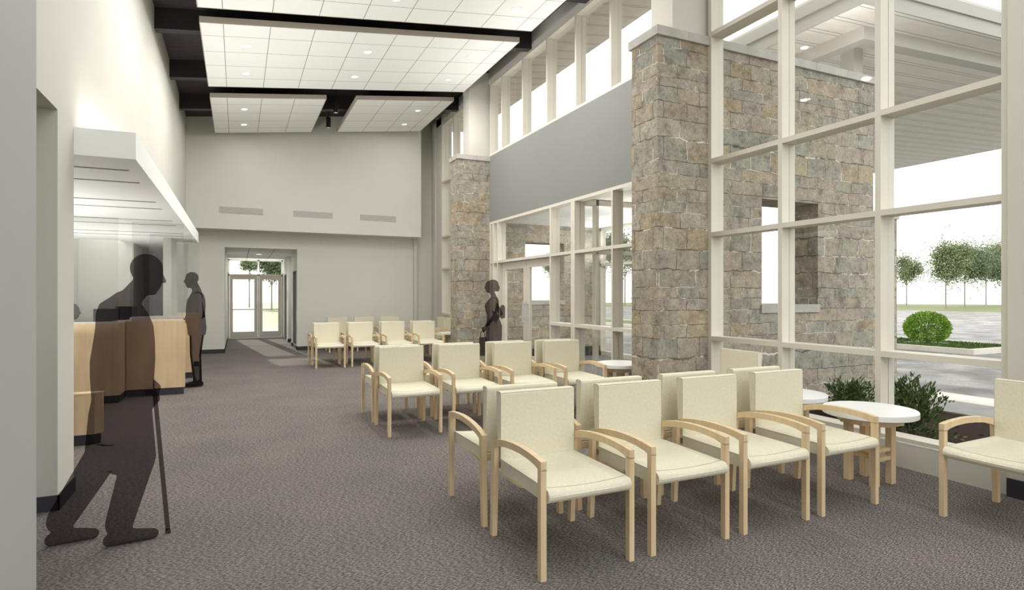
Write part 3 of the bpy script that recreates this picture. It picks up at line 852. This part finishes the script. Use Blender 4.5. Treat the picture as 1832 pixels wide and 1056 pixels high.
def head(bm, c, yaw=0.0, pitch=0.0, s=1.0):
    """face looks along local +x; c is the head centre"""
    R = Matrix.Translation(c) @ Matrix.Rotation(yaw, 4, 'Z') @ Matrix.Rotation(pitch, 4, 'Y')
    def at(x, y, z): return R @ Vector((x * s, y * s, z * s))
    rot = Matrix.Rotation(yaw, 4, 'Z') @ Matrix.Rotation(pitch, 4, 'Y')
    ell(bm, at(-.012, 0, .028), (.098 * s, .077 * s, .088 * s), rot)
    ell(bm, at(.022, 0, -.040), (.066 * s, .060 * s, .078 * s), rot)
    hull(bm, at(.050, 0, -.095), .024 * s, at(.012, 0, -.085), .038 * s)           # chin, jaw
    hull(bm, at(.084, 0, .008), .010 * s, at(.103, 0, -.026), .013 * s)              # nose
    hull(bm, at(.078, -.012, -.032), .008 * s, at(.078, .012, -.032), .008 * s)
    hull(bm, at(.079, -.020, -.062), .0085 * s, at(.079, .020, -.062), .0085 * s)    # lips
    hull(bm, at(.077, -.016, -.072), .009 * s, at(.077, .016, -.072), .009 * s)
    for sy in (-1, 1):
        hull(bm, at(.078, sy * .018, .022), .011 * s, at(.066, sy * .048, .020), .011 * s)   # brow
        ell(bm, at(.072, sy * .031, .002), (.013 * s, .015 * s, .011 * s), rot, 2)            # eye
        ell(bm, at(-.008, sy * .077, -.010), (.020 * s, .010 * s, .033 * s), rot, 2)          # ear
        ell(bm, at(.058, sy * .040, -.030), (.022 * s, .020 * s, .022 * s), rot, 2)           # cheek
def finish_body(bm, name, voxel=.009, sx=1.0):
    bmesh.ops.scale(bm, vec=(sx, 1, 1), verts=list(bm.verts))
    me = bpy.data.meshes.new(name); bm.to_mesh(me); bm.free()
    o = bpy.data.objects.new(name, me); COL.objects.link(o)
    m = o.modifiers.new('r', 'REMESH'); m.mode = 'VOXEL'; m.voxel_size = voxel; m.use_smooth_shade = True
    s = o.modifiers.new('s', 'SMOOTH'); s.iterations = 4; s.factor = .5
    dg = bpy.context.evaluated_depsgraph_get()
    nm = bpy.data.meshes.new_from_object(o.evaluated_get(dg))
    o.modifiers.clear(); o.data = nm; bpy.data.meshes.remove(me)
    nm.materials.clear(); nm.materials.append(M['dark_figure'])
    for p_ in nm.polygons: p_.use_smooth = True
    return o
V = Vector
FACE_R = math.atan2(-.4227, .9063)      # towards the right of the view
FACE_L = FACE_R + PI
def shoe(bm, ankle, toe, hgt=.05):
    a, t = V(ankle), V(toe); d = (t - a); d.z = 0; d.normalize()
    heel = V((a.x, a.y, .036)) - d * .055
    tt = V((t.x, t.y, .030))
    hull(bm, heel, .035, V((a.x, a.y, .040)) + d * .08, .040)
    hull(bm, V((a.x, a.y, .040)) + d * .08, .040, tt - d * .03, .030)
    hull(bm, a, .046, V((a.x, a.y, .05)), .048)

# stooped man with a cane
def man_with_cane():
    bm = bmesh.new()
    head(bm, V((.112, 0, 1.545)), 0, .18, 1.02)
    hull(bm, V((.02, 0, 1.41)), .068, V((.085, 0, 1.49)), .060)
    # coat: shoulders to hem, ellipses leaning forward
    loft(bm, [(-.09, 0, .58, .11, .16), (-.085, 0, .66, .142, .19), (-.045, 0, .76, .168, .215), (-.035, 0, .83, .172, .222), (-.032, 0, .95, .183, .225), (-.030, 0, 1.04, .186, .222), (-.022, 0, 1.15, .176, .215), (-.020, 0, 1.24, .165, .212), (-.035, 0, 1.31, .150, .215), (-.045, 0, 1.37, .118, .20), (-.015, 0, 1.41, .085, .15), (.01, 0, 1.44, .07, .09)])
    for s in (-1, 1): ell(bm, V((-.035, s * .175, 1.325)), (.085, .075, .08))
    # legs: near (right, -y) leg forward, far leg trailing
    hull(bm, V((-.02, 0, .72)), .15, V((-.045, 0, .47)), .10)
    hull(bm, V((-.095, .02, .74)), .135, V((-.145, .07, .52)), .105)
    hull(bm, V((.0, -.095, .80)), .135, V((.058, -.095, .485)), .104)
    hull(bm, V((.058, -.095, .485)), .102, V((-.050, -.095, .13)), .084)
    shoe(bm, (-.055, -.095, .10), (.175, -.095, 0))
    hull(bm, V((-.07, .095, .80)), .140, V((-.150, .095, .475)), .108)
    hull(bm, V((-.150, .095, .475)), .104, V((-.375, .095, .14)), .082)
    shoe(bm, (-.375, .095, .10), (-.165, .095, 0))
    # near arm to the cane, far hand folded over it
    hull(bm, V((-.02, -.175, 1.30)), .066, V((.0, -.185, 1.07)), .056)
    hull(bm, V((.0, -.185, 1.07)), .055, V((.112, -.10, .90)), .040)
    hand(bm, V((.118, -.095, .885)), (.42, .25, -.9), (.9, -.2, .35), (.1, .95, .1), .75)
    hull(bm, V((-.02, .175, 1.30)), .066, V((.0, .185, 1.07)), .056)
    hull(bm, V((.0, .185, 1.07)), .055, V((.115, .07, .915)), .040)
    hand(bm, V((.122, .06, .905)), (.45, -.75, -.45), (.75, .2, .5), (-.3, .3, .9), .6)
    return bm
o = finish_body(man_with_cane(), 'person', .009, .86)
o.location = (-.578, 4.07, 0); o.rotation_euler = (0, 0, .141)
tag(o, 'dark see-through silhouette of a stooped man in a long coat walking with a cane', 'person')
c = MB(); c.tube((.133, -.05, .80), (.196, -.05, .022), .0115, .0125, 14)
cx = [(.133, -.05, .80), (.130, -.05, .835), (.112, -.05, .852), (.080, -.05, .846)]
for a, b_ in zip(cx, cx[1:]): c.tube(a, b_, .0125, seg=14)
c.tube((.196, -.05, .022), (.1975, -.05, 0), .0135, .0145, 14)
o2 = c.build('walking_cane', 'dark_figure'); o2.location = o.location; o2.rotation_euler = o.rotation_euler
tag(o2, 'thin dark walking cane held by the stooped man', 'cane')

# man standing at the second bay
def man_standing():
    bm = bmesh.new()
    head(bm, V((.055, 0, 1.655)), 0, .04, 1.06)
    hull(bm, V((-.03, 0, 1.49)), .068, V((.015, 0, 1.585)), .060)
    loft(bm, [(-.03, 0, .80, .135, .19), (-.03, 0, .90, .150, .20), (-.02, 0, 1.0, .150, .195), (-.01, 0, 1.12, .148, .195), (-.015, 0, 1.24, .150, .205), (-.02, 0, 1.34, .140, .212), (-.035, 0, 1.42, .105, .185), (-.03, 0, 1.47, .075, .11), (-.03, 0, 1.50, .066, .075)])
    for s in (-1, 1):
        ell(bm, V((-.04, s * .19, 1.395)), (.078, .07, .075))
        hull(bm, V((-.03, s * .08, .84)), .118, V((-.01, s * .075, .49)), .090)
        hull(bm, V((-.01, s * .075, .49)), .088, V((-.04, s * .07, .11)), .072)
        shoe(bm, (-.045, s * .07, .09), (.17, s * .08, 0))
        hull(bm, V((-.045, s * .190, 1.37)), .062, V((-.10, s * .205, 1.11)), .056)
        hull(bm, V((-.10, s * .205, 1.11)), .055, V((.115, s * .085, 1.03)), .036)
        hand(bm, V((.122, s * .075, 1.028)), (.5, -.8 * s, -.05), (.8, .5 * s, .1), (0, 0, 1), .45)
    return bm
o = finish_body(man_standing(), 'person', .009, .9)
o.location = (-.60, 10.36, 0); o.rotation_euler = (0, 0, PI + .058)
tag(o, 'dark see-through silhouette of a man standing at the service counter dividers', 'person')

# woman near the entrance doors
def woman():
    bm = bmesh.new()
    head(bm, V((.045, 0, 1.575)), 0, .06, .95)
    ell(bm, V((-.015, 0, 1.605)), (.105, .09, .10)); ell(bm, V((-.085, 0, 1.55)), (.055, .06, .07))
    hull(bm, V((-.025, 0, 1.40)), .050, V((.01, 0, 1.49)), .047)
    loft(bm, [(-.02, 0, .50, .150, .19), (-.03, 0, .70, .150, .195), (-.035, 0, .86, .145, .190), (-.015, 0, .98, .118, .155), (-.005, 0, 1.06, .108, .140), (.0, 0, 1.16, .128, .155), (.01, 0, 1.22, .132, .162), (-.015, 0, 1.31, .105, .17), (-.03, 0, 1.36, .075, .13), (-.025, 0, 1.40, .05, .06)])
    for s in (-1, 1):
        ell(bm, V((-.03, s * .155, 1.315)), (.06, .055, .06))
        hull(bm, V((-.02, s * .085, .60)), .095, V((.01, s * .085, .46)), .066)
        hull(bm, V((.01, s * .085, .46)), .062, V((-.02, s * .08, .10)), .044)
        shoe(bm, (-.025, s * .08, .09), (.16, s * .09, 0))
    hull(bm, V((-.035, .17, 1.30)), .046, V((-.055, .205, 1.05)), .039)          # near arm, down to the bag
    hull(bm, V((-.055, .205, 1.05)), .038, V((.10, .205, .87)), .028)
    hand(bm, V((.108, .205, .858)), (.45, 0, -.9), (.2, 1, .1), (1, 0, .3), .9, .88)
    hull(bm, V((-.035, -.17, 1.30)), .046, V((-.15, -.205, 1.07)), .040)
    hull(bm, V((-.15, -.205, 1.07)), .038, V((-.03, -.20, .92)), .028)
    hand(bm, V((-.02, -.20, .91)), (.9, .1, -.3), (0, -1, .1), (.2, 0, 1), .5, .88)
    return bm
o = finish_body(woman(), 'person')
o.location = (4.236, 9.943, 0); o.rotation_euler = (0, 0, FACE_L)
tag(o, 'dark see-through silhouette of a woman in a dress standing by the entrance doors', 'person')
r = empty('handbag', tuple(o.location), FACE_L)
MB().prism([(.09, .33), (.24, .33), (.225, .66), (.105, .66)], 'y', .165, .245).build('bag_body', 'dark_figure', r, .012)
c = MB(); pts = [(.125, .205, .655), (.13, .205, .73), (.15, .205, .765), (.185, .205, .765), (.2, .205, .73), (.205, .205, .655)]
for a, b_ in zip(pts, pts[1:]): c.tube(a, b_, .007, seg=8)
c.build('handle', 'dark_figure', r)
tag(r, 'dark square handbag hanging from the hand of the woman', 'handbag')
r = empty('shoulder_bag', tuple(o.location), FACE_L)
MB().prism([(-.235, 1.0), (-.155, .99), (-.145, 1.2), (-.165, 1.235), (-.21, 1.235), (-.235, 1.2)], 'y', -.12, .12).build('bag_body', 'dark_figure', r, .012)
tag(r, 'dark rounded bag worn on the back of the woman by the doors', 'bag')

# seated clerk, mostly hidden by the white pier
def clerk():
    bm = bmesh.new()
    head(bm, V((.02, 0, 1.185)), 0, .05, .96)
    ell(bm, V((-.01, 0, 1.215)), (.11, .09, .095))
    hull(bm, V((-.05, 0, 1.02)), .052, V((-.01, 0, 1.10)), .05)
    loft(bm, [(-.06, 0, .46, .15, .19), (-.07, 0, .55, .14, .18), (-.06, 0, .70, .12, .16), (-.05, 0, .84, .125, .175), (-.05, 0, .93, .11, .175), (-.055, 0, .99, .07, .12), (-.05, 0, 1.03, .05, .06)])
    for s in (-1, 1):
        ell(bm, V((-.05, s * .165, .945)), (.06, .055, .06))
        hull(bm, V((-.03, s * .09, .52)), .085, V((.30, s * .09, .53)), .062)
        hull(bm, V((.30, s * .09, .53)), .06, V((.27, s * .10, .12)), .045)
        shoe(bm, (.265, s * .10, .09), (.44, s * .11, 0))
        hull(bm, V((-.05, s * .185, .93)), .047, V((-.02, s * .22, .70)), .040)
        hull(bm, V((-.02, s * .22, .70)), .038, V((.20, s * .17, .66)), .028)
        hand(bm, V((.21, s * .168, .655)), (1, -.2 * s, 0), (0, 0, 1), (0, -s, 0), .3, .9)
    return bm
o = finish_body(clerk(), 'person', .01)
o.location = (-2.165, 10.30, 0); o.rotation_euler = (0, 0, .21)
tag(o, 'dark silhouette of a seated clerk peeking out behind the white pier', 'person')
r = empty('desk_stool', (-2.225, 10.285, 0), .21)
MB().tube((0, 0, .395), (0, 0, .445), .17, seg=28).build('seat', 'black_metal', r)
MB().tube((0, 0, .04), (0, 0, .40), .03, seg=16).build('stem', 'steel', r)
MB().tube((0, 0, 0), (0, 0, .04), .22, .20, seg=28).build('base', 'black_metal', r)
tag(r, 'dark stool under the seated clerk behind the reception counter', 'stool')

# ------------------------------------------------------------------ outdoors
struct(box('ground_planter', (5.14, 7.73, -8, 5.235, -.15, .0), 'mulch'), 'dark mulch bed outside the tall glazing', 'ground')
struct(box('path_walk', (7.73, 8.6, -8, 5.235, -.15, .02), 'concrete_walk'))
struct(box('kerb_strip', (8.6, 9.24, -8, 5.235, -.15, .02), 'concrete_light'))
m = MB(); m.box(7.95, 9.24, 5.235, 20, -.15, .0); struct(m.build('path_entrance', 'concrete_walk'))
struct(box('road', (9.24, 56.6, -60, 60, -.15, -.005), 'wet_asphalt'), 'wet grey asphalt of the drive and parking lot', 'road')
m = MB(); m.tube((0, 0, -.40), (0, 0, -.16), 125, seg=64); struct(m.build('field', 'field_grass'), 'flat green field beyond the parking lot', 'field')
m = MB(); m.box(-12, 5.2, 21.35, 27, -.15, -.02); struct(m.build('path_garden', 'concrete_walk'))
m = MB().box(-12, 5.2, 24.5, 25.2, -.03, .0); struct(m.build('path_strip', 'concrete_light'))
m = MB().box(36, 36.12, 2, 30, -.005, -.001); struct(m.build('road_marking', 'concrete_light'))
m = MB(); m.box(15.84, 16.0, 8.03, 40, -.005, .12).box(16.0, 18.6, 8.03, 8.19, -.005, .12).box(18.44, 18.6, 8.19, 40, -.005, .12)
struct(m.build('kerb_island', 'concrete_light'))
struct(box('lawn', (16.0, 18.44, 8.19, 40, -.005, .09), 'lawn_blade'))
g = MB()
for i in range(9000):
    y = 8.2 + 14 * random.random() ** 1.6; x = random.uniform(16.02, 18.42)
    if (x - 17.45) ** 2 + (y - 10.0) ** 2 < .3: continue
    h = random.uniform(.03, .07); a = random.uniform(0, PI); wv = .012
    dx, dy = math.cos(a) * wv, math.sin(a) * wv; lx, ly = random.uniform(-.02, .02), random.uniform(-.02, .02)
    n = len(g.v); g.v += [(x - dx, y - dy, .09), (x + dx, y + dy, .09), (x + lx, y + ly, .09 + h)]; g.f.append((n, n + 1, n + 2))
o = g.build('grass', 'lawn_blade'); o['kind'] = 'stuff'; o['label'] = 'short green grass on the kerbed island outside'; o['category'] = 'grass'

def leaf(m, p, d, L, Wd):
    p, d = V(p), V(d).normalized(); s = d.cross(V((random.uniform(-1, 1), random.uniform(-1, 1), random.uniform(-1, 1)))).normalized()
    n = len(m.v); m.v += [tuple(p), tuple(p + d * L * .5 + s * Wd * .5), tuple(p + d * L), tuple(p + d * L * .5 - s * Wd * .5)]
    m.f.append((n, n + 1, n + 2, n + 3))
def rand_dir():
    while True:
        v = V((random.uniform(-1, 1), random.uniform(-1, 1), random.uniform(-1, 1)))
        if .05 < v.length < 1: return v.normalized()
# clipped round bush on the island
r = empty('round_bush', (17.45, 10.0, .09))
m = MB()
for i in range(7000):
    d_ = rand_dir()
    if d_.z < -.85: continue
    k = random.uniform(.80, 1.03)
    p_ = V((d_.x * .52 * k, d_.y * .52 * k, .41 + d_.z * .42 * k))
    leaf(m, p_, d_ + rand_dir() * .9 + V((0, 0, .4)), random.uniform(.05, .09), .035)
m.build('foliage', 'bush_leaf', r)
MB().tube((0, 0, 0), (0, 0, .4), .05, .03, 10).build('stem', 'bark', r)
tag(r, 'round bright green bush on the kerbed island across the drive', 'bush')
# junipers in the planting bed
def juniper(x, y, hgt, rad, n, label, seed):
    random.seed(seed)
    r = empty('juniper_shrub', (x, y, 0)); m = MB(); br = MB()
    for i in range(int(n * 1.5)):
        a = random.uniform(0, 2 * PI); el = random.uniform(.12, 1.5) if i % 3 else random.uniform(.9, 1.5)
        Lh = rad * random.uniform(.6, 1.0) * math.cos(el) + .02; z1 = hgt * math.sin(el) * random.uniform(.7, 1.0) + .03
        tip = V((math.cos(a) * Lh, math.sin(a) * Lh, z1)); base = V((0, 0, .02))
        if i % 4 == 0: br.tube(base, tip * .85, .006, .002, 5)
        for k in range(34):
            t = random.uniform(.25, 1.0); p_ = base.lerp(tip, t) + rand_dir() * .02
            d_ = (tip - base).normalized() + rand_dir() * .75 + V((0, 0, .25))
            leaf(m, p_, d_, random.uniform(.035, .075), .019)
    m.build('foliage', 'juniper_leaf', r); br.build('branches', 'bark', r)
    tag(r, label, 'shrub', 'juniper shrubs in the mulch bed')
juniper(6.0, 3.60, .60, .50, 62, 'dark juniper shrub just behind the round table by the glazing', 3)
juniper(6.55, 4.62, .42, .42, 44, 'dark juniper shrub in front of the outer stone wall', 4)
juniper(6.1, 2.55, .40, .42, 44, 'dark juniper shrub behind the arm of the sideways armchair', 5)

def tree(x, y, hgt, rx, cz, rz, label, leafmat, n=1500, seed=1, trunk=.09):
    random.seed(seed)
    r = empty('tree', (x, y, -.16)); m = MB()
    blobs = [(V((0, 0, cz)), rx, rz)] + [(V((random.uniform(-.6, .6) * rx, random.uniform(-.6, .6) * rx, cz + random.uniform(-.45, .5) * rz)), rx * random.uniform(.45, .65), rz * random.uniform(.4, .6)) for _ in range(6)]
    for i in range(n * 8):
        c_, a, b_ = random.choice(blobs); d_ = rand_dir(); k = min(1.5, abs(random.gauss(0, .55)) + .08)
        leaf(m, c_ + V((d_.x * a * k, d_.y * a * k, d_.z * b_ * k)), d_ + rand_dir(), random.uniform(.14, .30), random.uniform(.10, .2))
    m.build('foliage', leafmat, r)
    t = MB(); t.tube((0, 0, 0), (0, 0, cz), trunk, trunk * .5, 8)
    for k in range(4):
        a = k * PI / 2 + .4; t.tube((0, 0, cz * .55), (math.cos(a) * rx * .5, math.sin(a) * rx * .5, cz), trunk * .4, trunk * .2, 6)
    t.build('trunk', 'bark', r)
    tag(r, label, 'tree', 'trees beyond the parking lot')
# position by distance and bearing from the room
S_, C_ = math.sin(math.atan2(491, 1053)), math.cos(math.atan2(491, 1053))
def far(px, d): 
    u = (px - 916) / 1053 * d
    return d * S_ + u * C_, d * C_ - u * S_
def ptree(px, ytop, ybot, halfw, d, label, lm, n=1500, seed=1):
    x, y = far(px, d); k = d / 1053
    zt = 1.42 + (528 - ytop) * k; zb = 1.42 + (528 - ybot) * k
    tree(x, y, zt, halfw * k, (zt + zb) / 2 + .16, (zt - zb) / 2, label, lm, n, seed)
ptree(1622, 452, 514, 30, 92, 'small pale green tree beside the tall mullion, apart from the others', 'tree_leaf', 1300, 11)
ptree(1692, 424, 516, 36, 70, 'broad green tree seen above and behind the round bush', 'tree_leaf', 1500, 12)
ptree(1726, 436, 514, 36, 80, 'dense green tree second from the broad tree above the bush', 'tree_leaf_dark', 1700, 13)
ptree(1764, 424, 516, 42, 92, 'dense green tree in the middle of the group beyond the lot', 'tree_leaf_dark', 1800, 19)
ptree(1806, 404, 516, 44, 104, 'tallest green tree beyond the lot, cut by the wall pier', 'tree_leaf', 1900, 14)
ptree(1118, 400, 508, 46, 80, 'dark tree seen through the vestibule glass beside the big column', 'tree_leaf_dark', 1800, 15)
ptree(992, 452, 505, 22, 84, 'green tree seen through the right entrance door leaf', 'tree_leaf', 1200, 16)
ptree(486, 450, 506, 30, 62, 'dark tree seen through the passage doors', 'tree_leaf_dark', 1600, 17)
ptree(446, 462, 486, 14, 74, 'thin green tree seen in the passage transom', 'tree_leaf', 700, 18)

# entrance canopy outside
def zcan(x): return 5.54 + .0447 * (x - 8)
r = empty('entrance_canopy', (8, 5.43, 0)); ox, oy2 = 8.0, 5.43
zf = lambda x: zcan(x + ox)
X1, Y1 = 22.5, 17.0
MB().slab(0, X1 - ox, 0, Y1 - oy2, zf, 0, .04).build('soffit', 'soffit_planks', r)
e = MB()
e.slab(-.02, 0, -.02, Y1 - oy2, zf, -.01, .30); e.slab(0, X1 - ox, -.02, 0, zf, -.01, .30); e.slab(X1 - ox, X1 - ox + .02, -.02, Y1 - oy2, zf, -.01, .30)
e.slab(-.05, X1 - ox, -.05, -.02, zf, .20, .38); e.slab(-.05, -.02, -.05, Y1 - oy2, zf, .20, .38)
e.build('fascia', 'canopy_paint_dimmed', r)
MB().slab(-.05, X1 - ox, -.05, Y1 - oy2, zf, .38, .42).build('roof', 'canopy_paint', r)
bx, by = 8.74 - ox, 5.92 - oy2
MB().slab(bx, bx + .22, by, 16.5 - oy2, zf, -.205, 0).build('beam', 'canopy_paint', r)
MB().slab(bx + .22, 21.6 - ox, by, by + .22, zf, -.205, 0).build('beam', 'canopy_paint', r)
MB().box(9.42 - ox, 9.65 - ox, 6.56 - oy2, 6.80 - oy2, 2.8, zcan(9.5)).build('post', 'canopy_paint', r)
pr_ = MB().box(8.98 - ox, 10.12 - ox, 6.28 - oy2, 7.05 - oy2, 0, 2.70).build('pier', 'ashlar_stone', r)
MB().box(8.95 - ox, 10.15 - ox, 6.25 - oy2, 7.08 - oy2, 2.70, 2.80).build('pier_cap', 'coping_stone', pr_)
tag(r, 'large pale planked canopy over the drive outside the glazing', 'canopy')
r = empty('canopy_downlight', (8.60, 6.86, zcan(8.60)))
MB().tube((0, 0, -.012), (0, 0, .0), .06, seg=20).build('lens', 'lamp_glow', r)
MB().tube((0, 0, -.006), (0, 0, .002), .075, seg=20).build('trim_ring', 'soffit_white', r)
tag(r, 'small round downlight in the planked canopy outside', 'downlight')

# ------------------------------------------------------------------ light
wd = bpy.data.worlds.new('sky'); scn.world = wd; wd.use_nodes = True
nt = wd.node_tree; nt.nodes.clear()
wo = nt.nodes.new('ShaderNodeOutputWorld'); bg = nt.nodes.new('ShaderNodeBackground')
tc = nt.nodes.new('ShaderNodeTexCoord'); sp = nt.nodes.new('ShaderNodeSeparateXYZ'); nt.links.new(tc.outputs['Generated'], sp.inputs[0])
nt.links.new(ramp(nt, math_(nt, 'MULTIPLY_ADD', sp.outputs[2], .5, .5), [(.45, (.955, .95, .945)), (.52, (.96, .96, .94)), (.75, (.965, .965, .945)), (1.0, (.955, .958, .945))]), bg.inputs[0])
bg.inputs[1].default_value = 1.35
nt.links.new(bg.outputs[0], wo.inputs[0])
sl = bpy.data.lights.new('sun', 'SUN'); sl.energy = 1.8; sl.angle = .012; sl.color = (1, .95, .84)
so = bpy.data.objects.new('sun', sl); COL.objects.link(so)
so.rotation_euler = V((.108, -.954, -.281)).to_track_quat('-Z', 'Y').to_euler()
# cove strip and ceiling lamps, plus added fill lights noted on each line
def strip_lamp(name, loc, sx, sy, watts, rot=(0, 0, 0), col=(1, .985, .96), spread=PI):
    l = bpy.data.lights.new(name, 'AREA'); l.shape = 'RECTANGLE'; l.size = sx; l.size_y = sy; l.energy = watts; l.color = col; l.spread = spread
    o = bpy.data.objects.new(name, l); COL.objects.link(o); o.location = loc; o.rotation_euler = rot
strip_lamp('cove_strip', (-1.0, 6.3, 2.66), .06, 1.8, 5, (PI, .0, 0))
strip_lamp('cove_added_fill', (-.80, 9.1, 2.70), .12, 7.4, 40, (PI, math.radians(48), 0), spread=2.3)  # added hidden fill aimed at the hung ceiling panels, no fixture there
strip_lamp('sill_added_fill', (4.86, 8.7, 4.50), .05, 5.6, 14, (PI, math.radians(-40), 0), spread=2.3)  # added fill on the high-window sill to brighten the ceiling
strip_lamp('counter_added_fill', (-2.2, 11.3, .90), .5, 2.6, 19, (PI, 0, 0))  # added fill hidden below counter height, brightens the reception
strip_lamp('counter_added_fill', (-2.2, 7.9, .90), .5, 1.8, 20, (PI, 0, 0))  # added out of sight to lift the canopy underside, not a real lamp
strip_lamp('canopy_added_fill', (7.5, 5.47, 4.45), .05, .4, 9, (PI, math.radians(62), 0))  # added on the stone coping to lighten the planked canopy soffit
strip_lamp('hall_added_fill', (.55, 21.1, 2.13), 1.4, .04, 5, (PI - .5, 0, 0))  # added over the door header to whiten the passage ceiling
strip_lamp('hall_lamp', (.55, 18.3, 2.57), .2, .2, 10)
strip_lamp('vestibule_added_fill', (7.70, 10.0, 2.18), .05, 3.0, 26, (PI, math.radians(-30), 0))  # added fill for the vestibule ceiling, set on the outer transom
strip_lamp('vestibule_added_fill', (6.5, 8.29, 2.18), 2.0, .05, 16, (PI, 0, 0))  # further added fill for that ceiling, above the inner screen's transom
strip_lamp('vestibule_lamp', (6.5, 10.0, 2.97), .3, .3, 18)

# ------------------------------------------------------------------ camera and view
cam = bpy.data.cameras.new('camera'); co = bpy.data.objects.new('camera', cam); COL.objects.link(co)
co.location = (0, 0, 1.42); co.rotation_euler = (PI / 2, 0, -math.atan2(491, 1053))
cam.sensor_fit = 'HORIZONTAL'; cam.sensor_width = 36; cam.lens = 1053 / 1832 * 36
cam.clip_end = 500; cam.clip_start = .05
scn.camera = co
vs = scn.view_settings
vs.view_transform = 'Standard'; vs.look = 'None'; vs.gamma = 1.0; vs.exposure = 0.8; vs.use_curve_mapping = False
scn.cycles.max_bounces = 12; scn.cycles.diffuse_bounces = 6; scn.cycles.transparent_max_bounces = 40
